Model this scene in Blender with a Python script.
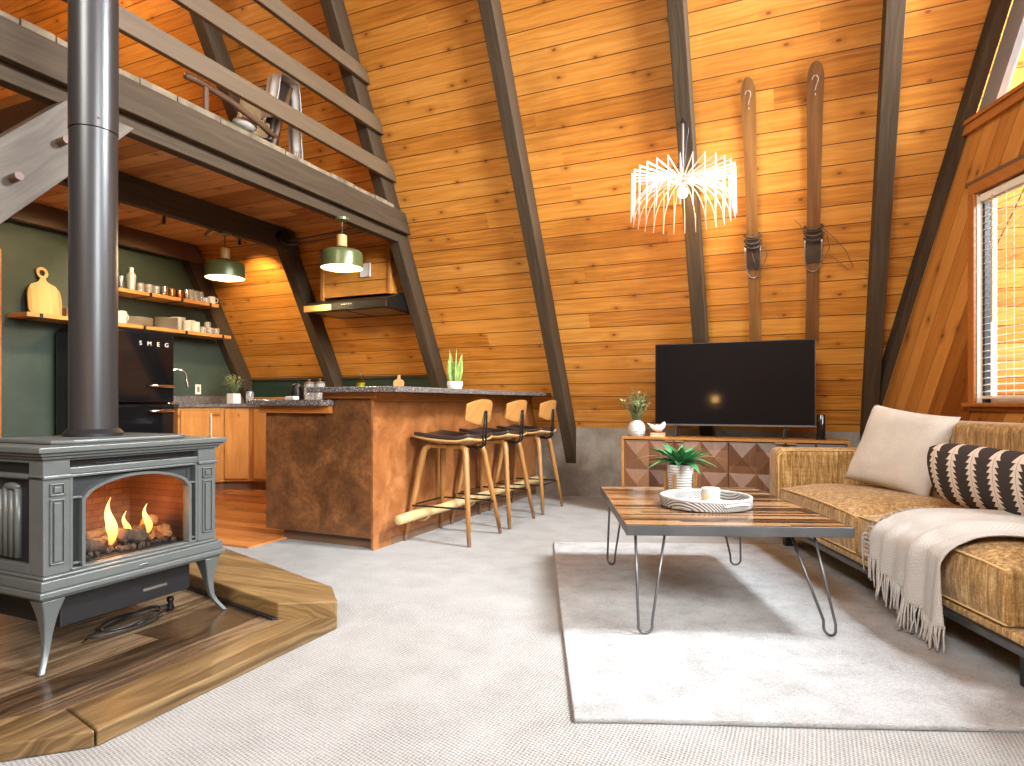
import bpy, bmesh, math, random
from mathutils import Vector, Matrix, noise
R = math.radians
random.seed(7)
for o in list(bpy.data.objects):
    bpy.data.objects.remove(o)
scene = bpy.context.scene
COL = scene.collection

# ------------------------------------------------------------------ camera, world, light, exposure
cam_d = bpy.data.cameras.new('camera'); cam = bpy.data.objects.new('camera', cam_d); COL.objects.link(cam)
cam.location = (0, 0, 1.0); cam.rotation_euler = (R(90), 0, R(24))
cam_d.sensor_width = 36; cam_d.lens = 633 / 1024 * 36; cam_d.shift_y = (403.4 - 383) / 1024
cam_d.clip_start = .02; cam_d.clip_end = 200
scene.camera = cam
vs = scene.view_settings
vs.view_transform = 'Standard'; vs.look = 'None'; vs.gamma = 1; vs.exposure = -0.06; vs.use_curve_mapping = False
PA = R(21)                                   # the glazed front wall and the seating group stand at this angle
def PW(a, b, z=0.0):
    return Vector((a*math.cos(PA) - b*math.sin(PA), a*math.sin(PA) + b*math.cos(PA), z))
w = bpy.data.worlds.new('world'); scene.world = w; w.use_nodes = True
wn = w.node_tree.nodes; wb = wn['Background']
sky = wn.new('ShaderNodeTexSky'); sky.sky_type = 'PREETHAM'; sky.turbidity = 6
sky.sun_direction = Vector((.5, -.6, .6)).normalized()
mixw = wn.new('ShaderNodeMix'); mixw.data_type = 'RGBA'; mixw.inputs[0].default_value = .75
w.node_tree.links.new(sky.outputs[0], mixw.inputs[6]); mixw.inputs[7].default_value = (.9, .95, 1, 1)
w.node_tree.links.new(mixw.outputs[2], wb.inputs[0]); wb.inputs[1].default_value = 1.3

def area(name, loc, target, sx, sy, power, col):
    d = bpy.data.lights.new(name, 'AREA'); d.shape = 'RECTANGLE'; d.size = sx; d.size_y = sy
    d.energy = power; d.color = col
    o = bpy.data.objects.new(name, d); COL.objects.link(o); o.location = loc
    o.rotation_euler = (Vector(target) - Vector(loc)).to_track_quat('-Z', 'Y').to_euler()
    return o
def lamp(name, loc, power, col, size=.03, spot=None, target=None):
    d = bpy.data.lights.new(name, 'SPOT' if spot else 'POINT'); d.energy = power; d.color = col; d.shadow_soft_size = size
    if spot: d.spot_size = spot; d.spot_blend = .6
    o = bpy.data.objects.new(name, d); COL.objects.link(o); o.location = loc
    if target: o.rotation_euler = (Vector(target) - Vector(loc)).to_track_quat('-Z', 'Y').to_euler()
    return o
# daylight outside the tall front glazing
area('daylight_front_glass', PW(3.65, 2.85, 4.5), PW(.8, 3.4, .4), 1.1, .9, 1000, (.88, .95, 1))
# daylight outside the second glazed wall, behind the camera's right shoulder
area('daylight_side_glass', (8.5, -1.6, 5.2), (-2.0, 3.8, 1.6), 4.0, 3.6, 3100, (.95, .98, 1))
# fill light for a made-up roof window in the slope behind the camera
area('fill_roof_window', (-1.2, -5.2, 6.3), (-.2, 4.6, .6), 3.0, 2.4, 1000, (1, .97, .92))

# ------------------------------------------------------------------ node helpers
class NT:
    def __init__(s, name):
        s.m = bpy.data.materials.new(name); s.m.use_nodes = True
        s.t = s.m.node_tree; s.n = s.t.nodes; s.l = s.t.links
        s.p = s.n['Principled BSDF']
    def new(s, k): return s.n.new(k)
    def put(s, sock, v):
        if isinstance(v, bpy.types.NodeSocket): s.l.new(v, sock)
        elif v is not None:
            try: sock.default_value = v
            except Exception: sock.default_value = (*v, 1)
    def math(s, op, a, b=None, c=None):
        n = s.new('ShaderNodeMath'); n.operation = op; s.put(n.inputs[0], a); s.put(n.inputs[1], b)
        if c is not None: s.put(n.inputs[2], c)
        return n.outputs[0]
    def vec(s, op, a, b=None, out=0):
        n = s.new('ShaderNodeVectorMath'); n.operation = op; s.put(n.inputs[0], a)
        if b is not None: s.put(n.inputs[1], b)
        return n.outputs[out]
    def dot(s, a, b): return s.vec('DOT_PRODUCT', a, b, 1)
    def xyz(s, x, y, z=0.0):
        n = s.new('ShaderNodeCombineXYZ')
        for i, v in enumerate((x, y, z)): s.put(n.inputs[i], v)
        return n.outputs[0]
    def coord(s): return s.new('ShaderNodeTexCoord').outputs['Object']
    def noise(s, v, scale=5, detail=3, rough=.5, dist=0, fac=True):
        n = s.new('ShaderNodeTexNoise'); s.put(n.inputs['Vector'], v); n.inputs['Scale'].default_value = scale
        n.inputs['Detail'].default_value = detail; n.inputs['Roughness'].default_value = rough
        n.inputs['Distortion'].default_value = dist
        return n.outputs[0] if fac else n.outputs[1]
    def white(s, v):
        n = s.new('ShaderNodeTexWhiteNoise'); s.put(n.inputs['Vector'], v); return n.outputs[0]
    def vor(s, v, scale, feat='F1', rnd=1.0, dim='3D'):
        n = s.new('ShaderNodeTexVoronoi'); n.feature = feat; n.voronoi_dimensions = dim; s.put(n.inputs['Vector'], v); n.inputs['Scale'].default_value = scale
        n.inputs['Randomness'].default_value = rnd
        return n.outputs[0]
    def ramp(s, f, stops, interp='LINEAR'):
        n = s.new('ShaderNodeValToRGB'); s.put(n.inputs[0], f); cr = n.color_ramp; cr.interpolation = interp
        while len(cr.elements) < len(stops): cr.elements.new(.5)
        for e, (p, c) in zip(cr.elements, stops):
            e.position = p; e.color = (*c, 1) if hasattr(c, '__len__') else (c, c, c, 1)
        return n.outputs[0]
    def mix(s, f, a, b, mode='MIX'):
        n = s.new('ShaderNodeMix'); n.data_type = 'RGBA'; n.blend_type = mode
        s.put(n.inputs[0], f); s.put(n.inputs[6], a if isinstance(a, bpy.types.NodeSocket) else (*a, 1)); s.put(n.inputs[7], b if isinstance(b, bpy.types.NodeSocket) else (*b, 1))
        return n.outputs[2]
    def bump(s, h, strength=.3, dist=.01):
        n = s.new('ShaderNodeBump'); n.inputs['Strength'].default_value = strength; n.inputs['Distance'].default_value = dist
        s.put(n.inputs['Height'], h); s.l.new(n.outputs[0], s.p.inputs['Normal']); return n
    def out(s, col=None, rough=None, metal=None, spec=None, **kw):
        s.put(s.p.inputs['Base Color'], col if col is None or isinstance(col, bpy.types.NodeSocket) else (*col, 1))
        s.put(s.p.inputs['Roughness'], rough); s.put(s.p.inputs['Metallic'], metal)
        s.put(s.p.inputs['Specular IOR Level'], spec)
        for k, v in kw.items(): s.put(s.p.inputs[k.replace('_', ' ')], v)
        return s.m

def wood(name, c_dark, c_mid, c_light, u=(1, 0, 0), v=(0, 0, 1), width=.15, seg=3.0, groove=.03, rough=.45,
         grain=1.0, knots=.0, var=.5, gdark=.25, spec=.4, gs=22, stain=0.0, warpk=2.2):
    s = NT(name); P = s.coord()
    pu = s.dot(P, u); pv = s.dot(P, v)
    q = s.math('DIVIDE', pv, width); idx = s.math('FLOOR', q); fr = s.math('FRACT', q)
    off = s.math('MULTIPLY', s.white(s.xyz(idx, 3.3)), seg)
    sg = s.math('FLOOR', s.math('DIVIDE', s.math('ADD', pu, off), seg))
    rnd = s.white(s.xyz(idx, sg, 1.7))
    rz = s.math('MULTIPLY', rnd, 37.0)
    third = s.vec('CROSS_PRODUCT', u, v)
    pw = s.dot(P, third)
    warp = s.noise(s.xyz(s.math('MULTIPLY', pu, 1.3), s.math('MULTIPLY', pv, 6), rz), 1.5, 2)
    g = s.noise(s.xyz(s.math('MULTIPLY', pu, 1.1), s.math('ADD', s.math('MULTIPLY', s.math('ADD', pv, pw), gs), s.math('MULTIPLY', warp, warpk)), rz), 1.6, 5, .62)
    f = s.math('ADD', s.math('MULTIPLY', s.math('SUBTRACT', g, .5), grain), s.math('ADD', .5, s.math('MULTIPLY', s.math('SUBTRACT', rnd, .5), var)))
    col = s.ramp(f, [(.15, c_dark), (.5, c_mid), (.85, c_light)])
    if knots:
        kv = s.vor(s.xyz(s.math('MULTIPLY', pu, 1.9), s.math('MULTIPLY', s.math('ADD', pv, s.math('MULTIPLY', rnd, .0)), 3.4), 0), 1.0, dim='2D')
        kf = s.ramp(kv, [(.0, 1.0), (knots * .55, .8), (knots, 0.0)])
        col = s.mix(kf, col, tuple(x * .3 for x in c_dark))
        kk = s.ramp(kv, [(knots, .45), (knots * 3.2, 0.0)])
        col = s.mix(kk, col, c_dark)
    if stain:
        st = s.noise(P, 1.3, 4, .6)
        col = s.mix(s.ramp(st, [(.52, 0), (.75, stain)]), col, tuple(x * .5 for x in c_dark))
    h = g
    if groove:
        e = s.math('MINIMUM', fr, s.math('SUBTRACT', 1.0, fr))
        gm = s.ramp(e, [(0, 1), (groove * .6, .9), (groove, 0)])
        col = s.mix(gm, col, tuple(x * gdark for x in c_dark))
        h = s.math('SUBTRACT', s.math('MULTIPLY', g, .12), gm)
    s.bump(h, .35, .006)
    return s.out(col, rough, 0, spec)

def plain(name, col, rough=.5, metal=0.0, bump=0, bscale=60, var=0, spec=.5, **kw):
    s = NT(name); P = s.coord(); c = col
    if var:
        n = s.noise(P, bscale * .12, 4, .6)
        c = s.mix(s.ramp(n, [(.3, 0), (.7, 1)]), tuple(x * (1 - var) for x in col), tuple(min(1, x * (1 + var)) for x in col))
    if bump: s.bump(s.noise(P, bscale, 3), bump, .004)
    return s.out(c, rough, metal, spec, **kw)

def emis(name, col, strength):
    s = NT(name); return s.out((0, 0, 0), 1, 0, 0, Emission_Color=(*col, 1), Emission_Strength=strength)

def glass(name, tint=(1, 1, 1), refl=.12, rough=.0, milk=0):
    s = NT(name); t = s.new('ShaderNodeBsdfTransparent'); t.inputs[0].default_value = (*tint, 1)
    g = s.new('ShaderNodeBsdfGlossy'); g.inputs['Roughness'].default_value = rough
    fr = s.new('ShaderNodeLayerWeight'); fr.inputs[0].default_value = .08
    mx = s.new('ShaderNodeMixShader')
    s.l.new(s.math('MULTIPLY', s.math('ADD', fr.outputs[0], refl), .7), mx.inputs[0]); s.l.new(t.outputs[0], mx.inputs[1]); s.l.new(g.outputs[0], mx.inputs[2])
    last = mx.outputs[0]
    if milk:
        df = s.new('ShaderNodeBsdfDiffuse'); df.inputs[0].default_value = (.9, .88, .84, 1); m2 = s.new('ShaderNodeMixShader'); m2.inputs[0].default_value = milk
        s.l.new(last, m2.inputs[1]); s.l.new(df.outputs[0], m2.inputs[2]); last = m2.outputs[0]
    s.l.new(last, s.n['Material Output'].inputs[0]); return s.m

SL = R(61); CS, SN = math.cos(SL), math.sin(SL)
M = {}
OR_D, OR_M, OR_L = (.34, .108, .013), (.61, .245, .036), (.76, .365, .080)
M['roof'] = wood('pine_planks', OR_D, OR_M, OR_L, (1, 0, 0), (0, -CS, SN), .1525, 4.5, .030, .42, 1.15, .045, .30, gs=26, stain=.4, warpk=1.6)
M['roof_opp'] = wood('pine_planks_opposite', OR_D, OR_M, OR_L, (1, 0, 0), (0, CS, SN), .1525, 4.5, .028, .42, .55, .055, .4, gs=14)
M['loftwood'] = wood('loft_planks', (.34, .12, .03), (.62, .29, .09), (.78, .42, .16), (1, 0, 0), (0, 1, 0), .15, 2.2, .025, .5, .7, .05, .6, gs=14, stain=.5)
DK_D, DK_M, DK_L = (.036, .023, .012), (.064, .043, .025), (.105, .074, .046)
M['dark_y'] = wood('dark_beam_along', DK_D, DK_M, DK_L, (0, 1, 0), (0, 0, 1), 50, 80, 0, .65, .8, 0, 0, spec=.2)
M['dark_r'] = wood('dark_rafter', DK_D, DK_M, DK_L, (0, -CS, SN), (1, 0, 0), 50, 80, 0, .65, .8, 0, 0, spec=.2)
M['brown_y'] = wood('brown_beam_along', (.05, .025, .012), (.09, .048, .026), (.14, .08, .045), (0, 1, 0), (0, 0, 1), 50, 80, 0, .5, .5, 0, 0)
M['rail'] = wood('rail_brown', (.080, .052, .028), (.125, .083, .047), (.18, .125, .075), (0, 1, 0), (0, 0, 1), 50, 80, 0, .5, .6, 0, 0)
M['brace'] = wood('grey_brace', (.05, .038, .028), (.115, .094, .074), (.19, .16, .13), (0, .7, .7), (0, -.7, .7), 50, 80, 0, .6, .9, .03, 0, gs=16)
M['prow'] = wood('cedar_boards', (.22, .065, .010), (.44, .165, .030), (.64, .29, .07), (-.5, 0, .866), (.866, 0, .5), .14, 9, .02, .36, .55, .05, .75, gs=13)
M['cedar'] = wood('cedar_trim', (.25, .07, .012), (.42, .145, .03), (.56, .22, .055), (1, 0, 0), (0, 0, 1), 50, 80, 0, .35, .6, 0, 0)
M['oak'] = wood('honey_oak', (.21, .08, .018), (.36, .165, .045), (.50, .25, .08), (1, 0, 0), (0, 0, 1), 50, 80, 0, .35, .8, 0, 0)
M['oak_v'] = wood('honey_oak_upright', (.28, .10, .022), (.44, .19, .050), (.55, .27, .085), (0, 0, 1), (1, 0, 0), 50, 80, 0, .35, .9, .03, 0, gs=9)
M['leg_wood'] = wood('stool_leg_wood', (.19, .080, .020), (.31, .145, .040), (.42, .215, .07), (0, 0, 1), (1, 0, 0), 50, 80, 0, .35, .5, 0, 0)
M['walnut'] = wood('walnut', (.045, .018, .008), (.105, .045, .020), (.19, .088, .042), (0, 0, 1), (1, 0, 0), .225, 1, 0, .4, .7, 0, .9, gs=11)
M['shelf_wood'] = wood('shelf_wood', (.36, .14, .03), (.58, .27, .08), (.7, .38, .13), (0, 1, 0), (0, 0, 1), 50, 80, 0, .4, .7, 0, 0)
M['board_wood'] = wood('cutting_board_wood', (.34, .18, .045), (.48, .28, .08), (.60, .38, .13), (0, 0, 1), (0, 1, 0), .06, 2, .01, .4, .4, 0, .7, gdark=.6)
M['kfloor'] = wood('kitchen_floorboards', (.30, .09, .022), (.48, .17, .045), (.60, .25, .08), (1, 0, 0), (0, 1, 0), .13, 1.4, .015, .22, .5, 0, .5)
M['hearth_in'] = wood('hearth_planks', (.028, .015, .007), (.100, .060, .032), (.24, .165, .10), (0, 1, 0), (1, 0, 0), .155, 1.6, .012, .22, 1.6, 0, .6, gs=20, stain=.6)
M['hearth_edge'] = wood('hearth_border_boards', (.045, .024, .009), (.125, .074, .029), (.26, .17, .075), (0, 1, 0), (1, 0, 0), 50, 80, 0, .35, 1.5, 0, 0, gs=26, warpk=4)
M['hearth_beam'] = wood('hearth_timber', (.06, .032, .011), (.165, .098, .036), (.31, .20, .085), (1, 0, 0), (0, 1, 0), 50, 80, 0, .4, 1.4, 0, 0, gs=26, warpk=4)
M['table_wood'] = wood('reclaimed_table_strips', (.035, .014, .006), (.135, .060, .024), (.29, .16, .075), (1, 0, 0), (0, 1, 0), .034, .9, .03, .16, .7, 0, 1.5, gs=20)
M['ski1'] = wood('ski_wood', (.13, .052, .012), (.25, .115, .032), (.36, .18, .058), (0, -CS, SN), (1, 0, 0), 50, 80, 0, .4, .9, 0, 0)
M['ski2'] = wood('ski_wood_dark', (.09, .034, .012), (.17, .072, .022), (.26, .12, .042), (0, -CS, SN), (1, 0, 0), 50, 80, 0, .4, .9, 0, 0)
M['knee_green'] = plain('dark_green_paint', (.018, .038, .024), .45, var=.15)
def m_green():
    s = NT('olive_green_wall'); P = s.coord(); n = s.noise(P, 3.0, 5, .6)
    c = s.ramp(n, [(.3, (.036, .052, .038)), (.55, (.047, .063, .046)), (.75, (.064, .078, .055))]); s.bump(n, .3, .01)
    return s.out(c, .55, 0, .3)
M['green'] = m_green()
def m_concrete():
    s = NT('concrete'); P = s.coord(); n = s.noise(P, 2.2, 5, .65); n2 = s.noise(P, 160, 3, .7)
    f = s.math('ADD', s.math('MULTIPLY', n, .7), s.math('MULTIPLY', n2, .3))
    c = s.ramp(f, [(.35, (.14, .12, .10)), (.5, (.26, .23, .195)), (.65, (.40, .36, .31))]); s.bump(n2, .5, .004)
    return s.out(c, .9, 0, .2)
M['concrete'] = m_concrete()
def m_carpet():
    s = NT('loop_carpet'); P = s.coord()
    w1 = s.noise(P, 5, 3, .6); fine = s.noise(s.vec('MULTIPLY', P, (1, 1, 1)), 130, 3, .7)
    ribs = s.math('SINE', s.math('ADD', s.math('MULTIPLY', s.dot(P, (.8, .6, 0)), 420), s.math('MULTIPLY', w1, 4)))
    ribs2 = s.math('SINE', s.math('MULTIPLY', s.dot(P, (-.6, .8, 0)), 330))
    h = s.math('ADD', s.math('MULTIPLY', s.math('MULTIPLY', ribs, ribs2), .25), fine)
    c = s.ramp(s.math('ADD', s.math('MULTIPLY', h, .6), s.math('MULTIPLY', w1, .25)), [(.20, (.155, .148, .138)), (.45, (.335, .328, .313)), (.70, (.455, .448, .432))])
    s.bump(h, .8, .006); return s.out(c, .95, 0, .1)
M['carpet'] = m_carpet()
def m_rug():
    s = NT('shag_rug'); P = s.coord(); a = s.noise(P, 6, 5, .65); b = s.noise(P, 90, 4, .75, 1.5)
    f = s.math('ADD', s.math('MULTIPLY', a, .45), s.math('MULTIPLY', b, .55))
    c = s.ramp(f, [(.34, (.29, .285, .275)), (.48, (.48, .48, .475)), (.58, (.58, .585, .585))]); s.bump(b, 1.0, .012)
    return s.out(c, .95, 0, .1)
M['rug'] = m_rug()
def m_copper(name, d, m_, l, scale, dist):
    s = NT(name); P = s.coord(); a = s.noise(P, scale, 6, .65, dist); b = s.noise(P, scale * 9, 3, .6, 1)
    f = s.math('ADD', s.math('MULTIPLY', a, .75), s.math('MULTIPLY', b, .25))
    c = s.ramp(f, [(.32, d), (.5, m_), (.66, l)]); s.bump(b, .25, .003); return s.out(c, s.ramp(b, [(.3, .28), (.7, .5)]), 0, .55)
M['copper_dark'] = m_copper('mottled_brown_panel', (.045, .017, .006), (.135, .052, .016), (.27, .110, .034), 3.2, .6)
M['copper'] = m_copper('swirled_plywood_panel', (.15, .048, .012), (.255, .090, .024), (.35, .14, .045), 2.2, 2.5)
def m_granite():
    s = NT('granite'); P = s.coord(); a = s.vor(P, 130); b = s.noise(P, 90, 4, .8)
    c = s.ramp(s.math('ADD', s.math('MULTIPLY', a, .5), s.math('MULTIPLY', b, .6)), [(.35, (.015, .014, .015)), (.5, (.08, .07, .07)), (.62, (.15, .125, .11)), (.72, (.34, .30, .27))])
    return s.out(c, .15, 0, .5)
M['granite'] = m_granite()
def m_sofa():
    s = NT('mustard_slub_fabric'); P = s.coord()
    st = s.noise(s.vec('MULTIPLY', P, (26, 26, 2.5)), 2.2, 4, .7)
    st2 = s.noise(s.vec('MULTIPLY', P, (2.2, 30, 30)), 2.0, 3, .7)
    fine = s.noise(P, 190, 2, .7)
    f = s.math('ADD', s.math('ADD', s.math('MULTIPLY', st, .62), s.math('MULTIPLY', st2, .14)), s.math('MULTIPLY', fine, .24))
    c = s.ramp(f, [(.38, (.16, .072, .016)), (.5, (.36, .205, .062)), (.60, (.62, .43, .20))]); s.bump(f, .6, .004)
    return s.out(c, .85, 0, .2, Sheen_Weight=.25)
M['sofa'] = m_sofa()
M['piping'] = plain('sofa_piping', (.62, .41, .17), .8, bump=.3, bscale=200, var=.15)
def m_knit(name, col, sc=1.0):
    s = NT(name); P = s.coord(); a = s.noise(P, 180 * sc, 3, .6)
    if sc < 1: a = s.math('ADD', s.math('MULTIPLY', a, .6), s.math('MULTIPLY', s.math('MULTIPLY', s.math('SINE', s.math('MULTIPLY', s.dot(P, (.3, 1, .3)), 520)), s.math('SINE', s.math('MULTIPLY', s.dot(P, (1, 0, 1)), 300))), .25))
    b = s.noise(P, 9, 3, .5)
    c = s.mix(s.ramp(s.math('ADD', s.math('MULTIPLY', a, .6), s.math('MULTIPLY', b, .4)), [(.35, 0), (.65, 1)]), tuple(x * .78 for x in col), col)
    s.bump(a, .7, .004); return s.out(c, .9, 0, .1, Sheen_Weight=.2)
M['linen'] = m_knit('cream_linen', (.62, .575, .51))
M['throw'] = m_knit('ivory_knit', (.56, .53, .49), .8)
def m_bolster():
    s = NT('kilim_stripes'); P = s.coord()
    sep = s.new('ShaderNodeSeparateXYZ'); s.l.new(P, sep.inputs[0]); x, y, z = sep.outputs
    # bands across the length (x), stepped triangles along z
    pz = s.math('FRACT', s.math('MULTIPLY', z, 36.0))
    st = s.math('MULTIPLY', s.math('SUBTRACT', 1, pz), .020)
    px = s.math('SUBTRACT', s.math('MULTIPLY', s.math('FRACT', s.math('DIVIDE', s.math('ADD', x, 1.0), .112)), .112), .056)
    ax = s.math('ABSOLUTE', px)
    band = s.math('LESS_THAN', ax, s.math('ADD', .010, st))
    mid = s.math('LESS_THAN', ax, .0012)
    c = s.mix(band, (.055, .045, .042), (.72, .62, .52)); c = s.mix(mid, c, (.3, .24, .2))
    s.bump(s.noise(P, 260, 3), .6, .003); return s.out(c, .9, 0, .1)
M['bolster'] = m_bolster()
M['stove'] = plain('grey_enamel', (.105, .116, .112), .38, .25, var=.06, bump=.05, bscale=200)
M['stove_dark'] = plain('dark_stove_steel', (.018, .018, .02), .4, .4)
M['stove_side'] = plain('brown_enamel_side', (.175, .195, .195), .38, .25)
M['mesh_dark'] = plain('dark_mesh', (.035, .037, .038), .6, .5, bump=.8, bscale=500)
def m_pipe():
    s = NT('pewter_pipe'); return s.out((.055, .055, .056), .34, .6, .5)
M['pipe'] = m_pipe()
M['black'] = plain('black_plastic', (.012, .012, .013), .35)
M['black_gloss'] = plain('black_gloss', (.006, .006, .007), .06, spec=.6)
M['screen'] = plain('tv_screen', (.003, .003, .004), .5, spec=.05, Coat_Weight=.3, Coat_Roughness=.07)
M['black_metal'] = plain('black_metal', (.018, .016, .015), .4, .6)
M['satin'] = plain('satin_nickel', (.85, .82, .78), .35, .55)
M['steel'] = plain('brushed_steel', (.42, .42, .42), .3, .95)
M['raw_steel'] = plain('raw_steel_edge', (.14, .147, .152), .38, .8, var=.15)
M['chrome'] = plain('chrome', (.75, .73, .70), .12, 1.0)
M['copper_mug'] = plain('copper_mug', (.75, .36, .2), .2, 1.0)
M['brass'] = plain('brass', (.68, .47, .2), .3, .9)
M['white_ceramic'] = plain('white_ceramic', (.66, .64, .60), .25)
M['cream_ceramic'] = plain('cream_ceramic', (.66, .61, .52), .3)
M['white_paint'] = plain('white_lampwood', (.62, .52, .47), .6)
M['leather'] = plain('dark_leather', (.030, .020, .017), .36, bump=.2, bscale=140)
M['plywood_edge'] = plain('plywood_edge', (.42, .24, .085), .4)
M['alu'] = plain('window_aluminium', (.30, .30, .30), .4, .3)
M['pvc'] = plain('white_vinyl', (.78, .77, .75), .4)
M['blind'] = plain('cream_blind_slat', (.80, .74, .62), .45)
M['green_metal'] = plain('sage_green_enamel', (.105, .12, .042), .3, .2)
M['lamp_white'] = plain('white_lamp_inside', (.9, .88, .8), .4)
M['bulb'] = emis('warm_bulb', (1, .78, .48), 9)
M['bulb_soft'] = emis('pendant_bulb', (1, .80, .48), 30)
M['bulb_out'] = emis('string_bulb', (1, .85, .6), 12)
M['clear'] = glass('window_glass', (1, 1, 1), .04)
M['tumbler'] = glass('drinking_glass', (.95, .95, .93), .22, .08, .16)
M['oilglass'] = glass('oil_glass', (.75, .62, .12), .15, .03)
M['fireglass'] = glass('fire_glass', (.97, .95, .93), .03)
M['leaf_dark'] = plain('leaf_green', (.035, .16, .055), .4, var=.4, bscale=80)
M['leaf_pale'] = plain('pale_olive_leaf', (.30, .34, .16), .5, var=.4, bscale=90)
M['leaf_snake'] = plain('snake_plant_leaf', (.30, .42, .12), .4, var=.5, bscale=160)
M['soil'] = plain('soil', (.03, .02, .013), .95, bump=.5)
M['log'] = plain('charred_log', (.045, .028, .018), .9, bump=1, bscale=70, var=.6)
M['log_glow'] = plain('glowing_log', (.28, .10, .022), .9, bump=1, bscale=60, var=.6)
def m_brick():
    s = NT('firebox_brick'); b = s.new('ShaderNodeTexBrick'); P = s.coord()
    s.l.new(s.xyz(s.dot(P, (0, 1, 0)), s.dot(P, (0, 0, 1))), b.inputs[0])
    b.inputs['Scale'].default_value = 9; b.inputs['Color1'].default_value = (.36, .15, .06, 1); b.inputs['Color2'].default_value = (.24, .09, .04, 1); b.inputs['Mortar'].default_value = (.14, .07, .04, 1)
    s.bump(b.outputs[1], .3, .01)
    return s.out(s.mix(s.noise(P, 14, 4), b.outputs[0], (.12, .06, .04)), .85, 0, .2)
M['brick'] = m_brick()
def m_flame():
    s = NT('flame'); P = s.coord(); z = s.dot(P, (0, 0, 1))
    c = s.ramp(s.math('MULTIPLY', z, 5.0), [(0, (1, .22, .05)), (.25, (1, .55, .12)), (.6, (1, .75, .3)), (1, (1, .4, .06))])
    t = s.new('ShaderNodeBsdfTransparent'); e = s.new('ShaderNodeEmission'); s.l.new(c, e.inputs[0]); e.inputs[1].default_value = 3.2
    lw = s.new('ShaderNodeLayerWeight'); lw.inputs[0].default_value = .5
    mx = s.new('ShaderNodeMixShader'); s.l.new(s.ramp(lw.outputs[1], [(.2, .0), (.9, .85)]), mx.inputs[0])
    s.l.new(e.outputs[0], mx.inputs[1]); s.l.new(t.outputs[0], mx.inputs[2]); s.l.new(mx.outputs[0], s.n['Material Output'].inputs[0]); return s.m
M['flame'] = m_flame()
def m_tray():
    s = NT('woven_whitewash'); P = s.coord(); w1 = s.new('ShaderNodeTexWave'); w1.bands_direction = 'DIAGONAL'; s.l.new(P, w1.inputs[0]); w1.inputs['Scale'].default_value = 42
    w1.inputs['Distortion'].default_value = 1
    c = s.ramp(w1.outputs[1], [(.2, (.13, .12, .11)), (.5, (.42, .41, .39))]); s.bump(w1.outputs[1], .8, .004); return s.out(c, .7)
M['tray'] = m_tray()
M['tray_rim'] = plain('whitewashed_rim', (.43, .42, .40), .6, var=.08)
def m_ribbed(name, col, ax, sc):
    s = NT(name); P = s.coord(); h = s.math('SINE', s.math('MULTIPLY', s.dot(P, ax), sc)); s.bump(h, .5, .004); return s.out(col, .6)
M['pot_ribbed'] = m_ribbed('white_ribbed_pot', (.50, .50, .48), (0, 0, 1), 420)
M['foot_rail'] = wood('pale_log', (.32, .21, .075), (.46, .33, .15), (.55, .42, .22), (0, 1, 0), (0, 0, 1), 50, 80, 0, .45, .6, 0, 0)
M['cork_strip'] = plain('chipped_floor_edge', (.20, .155, .10), .9, bump=1, bscale=60, var=.5)
M['stucco'] = plain('pale_stucco', (.42, .40, .34), .9, bump=.4, bscale=40, var=.1)
M['ground'] = plain('outdoor_gravel', (.35, .33, .28), .95, bump=.5, var=.2)
M['book_red'] = plain('rust_book_cover', (.55, .19, .05), .6); M['book_yellow'] = plain('yellow_book_cover', (.62, .40, .12), .6); M['paper'] = plain('paper', (.78, .74, .66), .8)
M['wax'] = plain('cream_wax', (.55, .51, .44), .5)
M['sand'] = plain('sand_layer', (.66, .52, .32), .8)
M['bind'] = plain('binding_leather', (.055, .036, .024), .7, bump=.4, var=.3)
M['cord'] = plain('leather_lace', (.16, .10, .05), .8)
M['blanket'] = m_knit('green_blanket', (.10, .09, .035))
M['paint_mark'] = plain('worn_white_paint', (.55, .46, .36), .8)
M['wood_peg'] = plain('dark_peg', (.14, .075, .04), .5)
M['outlet'] = plain('ivory_outlet', (.80, .74, .62), .4)

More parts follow.
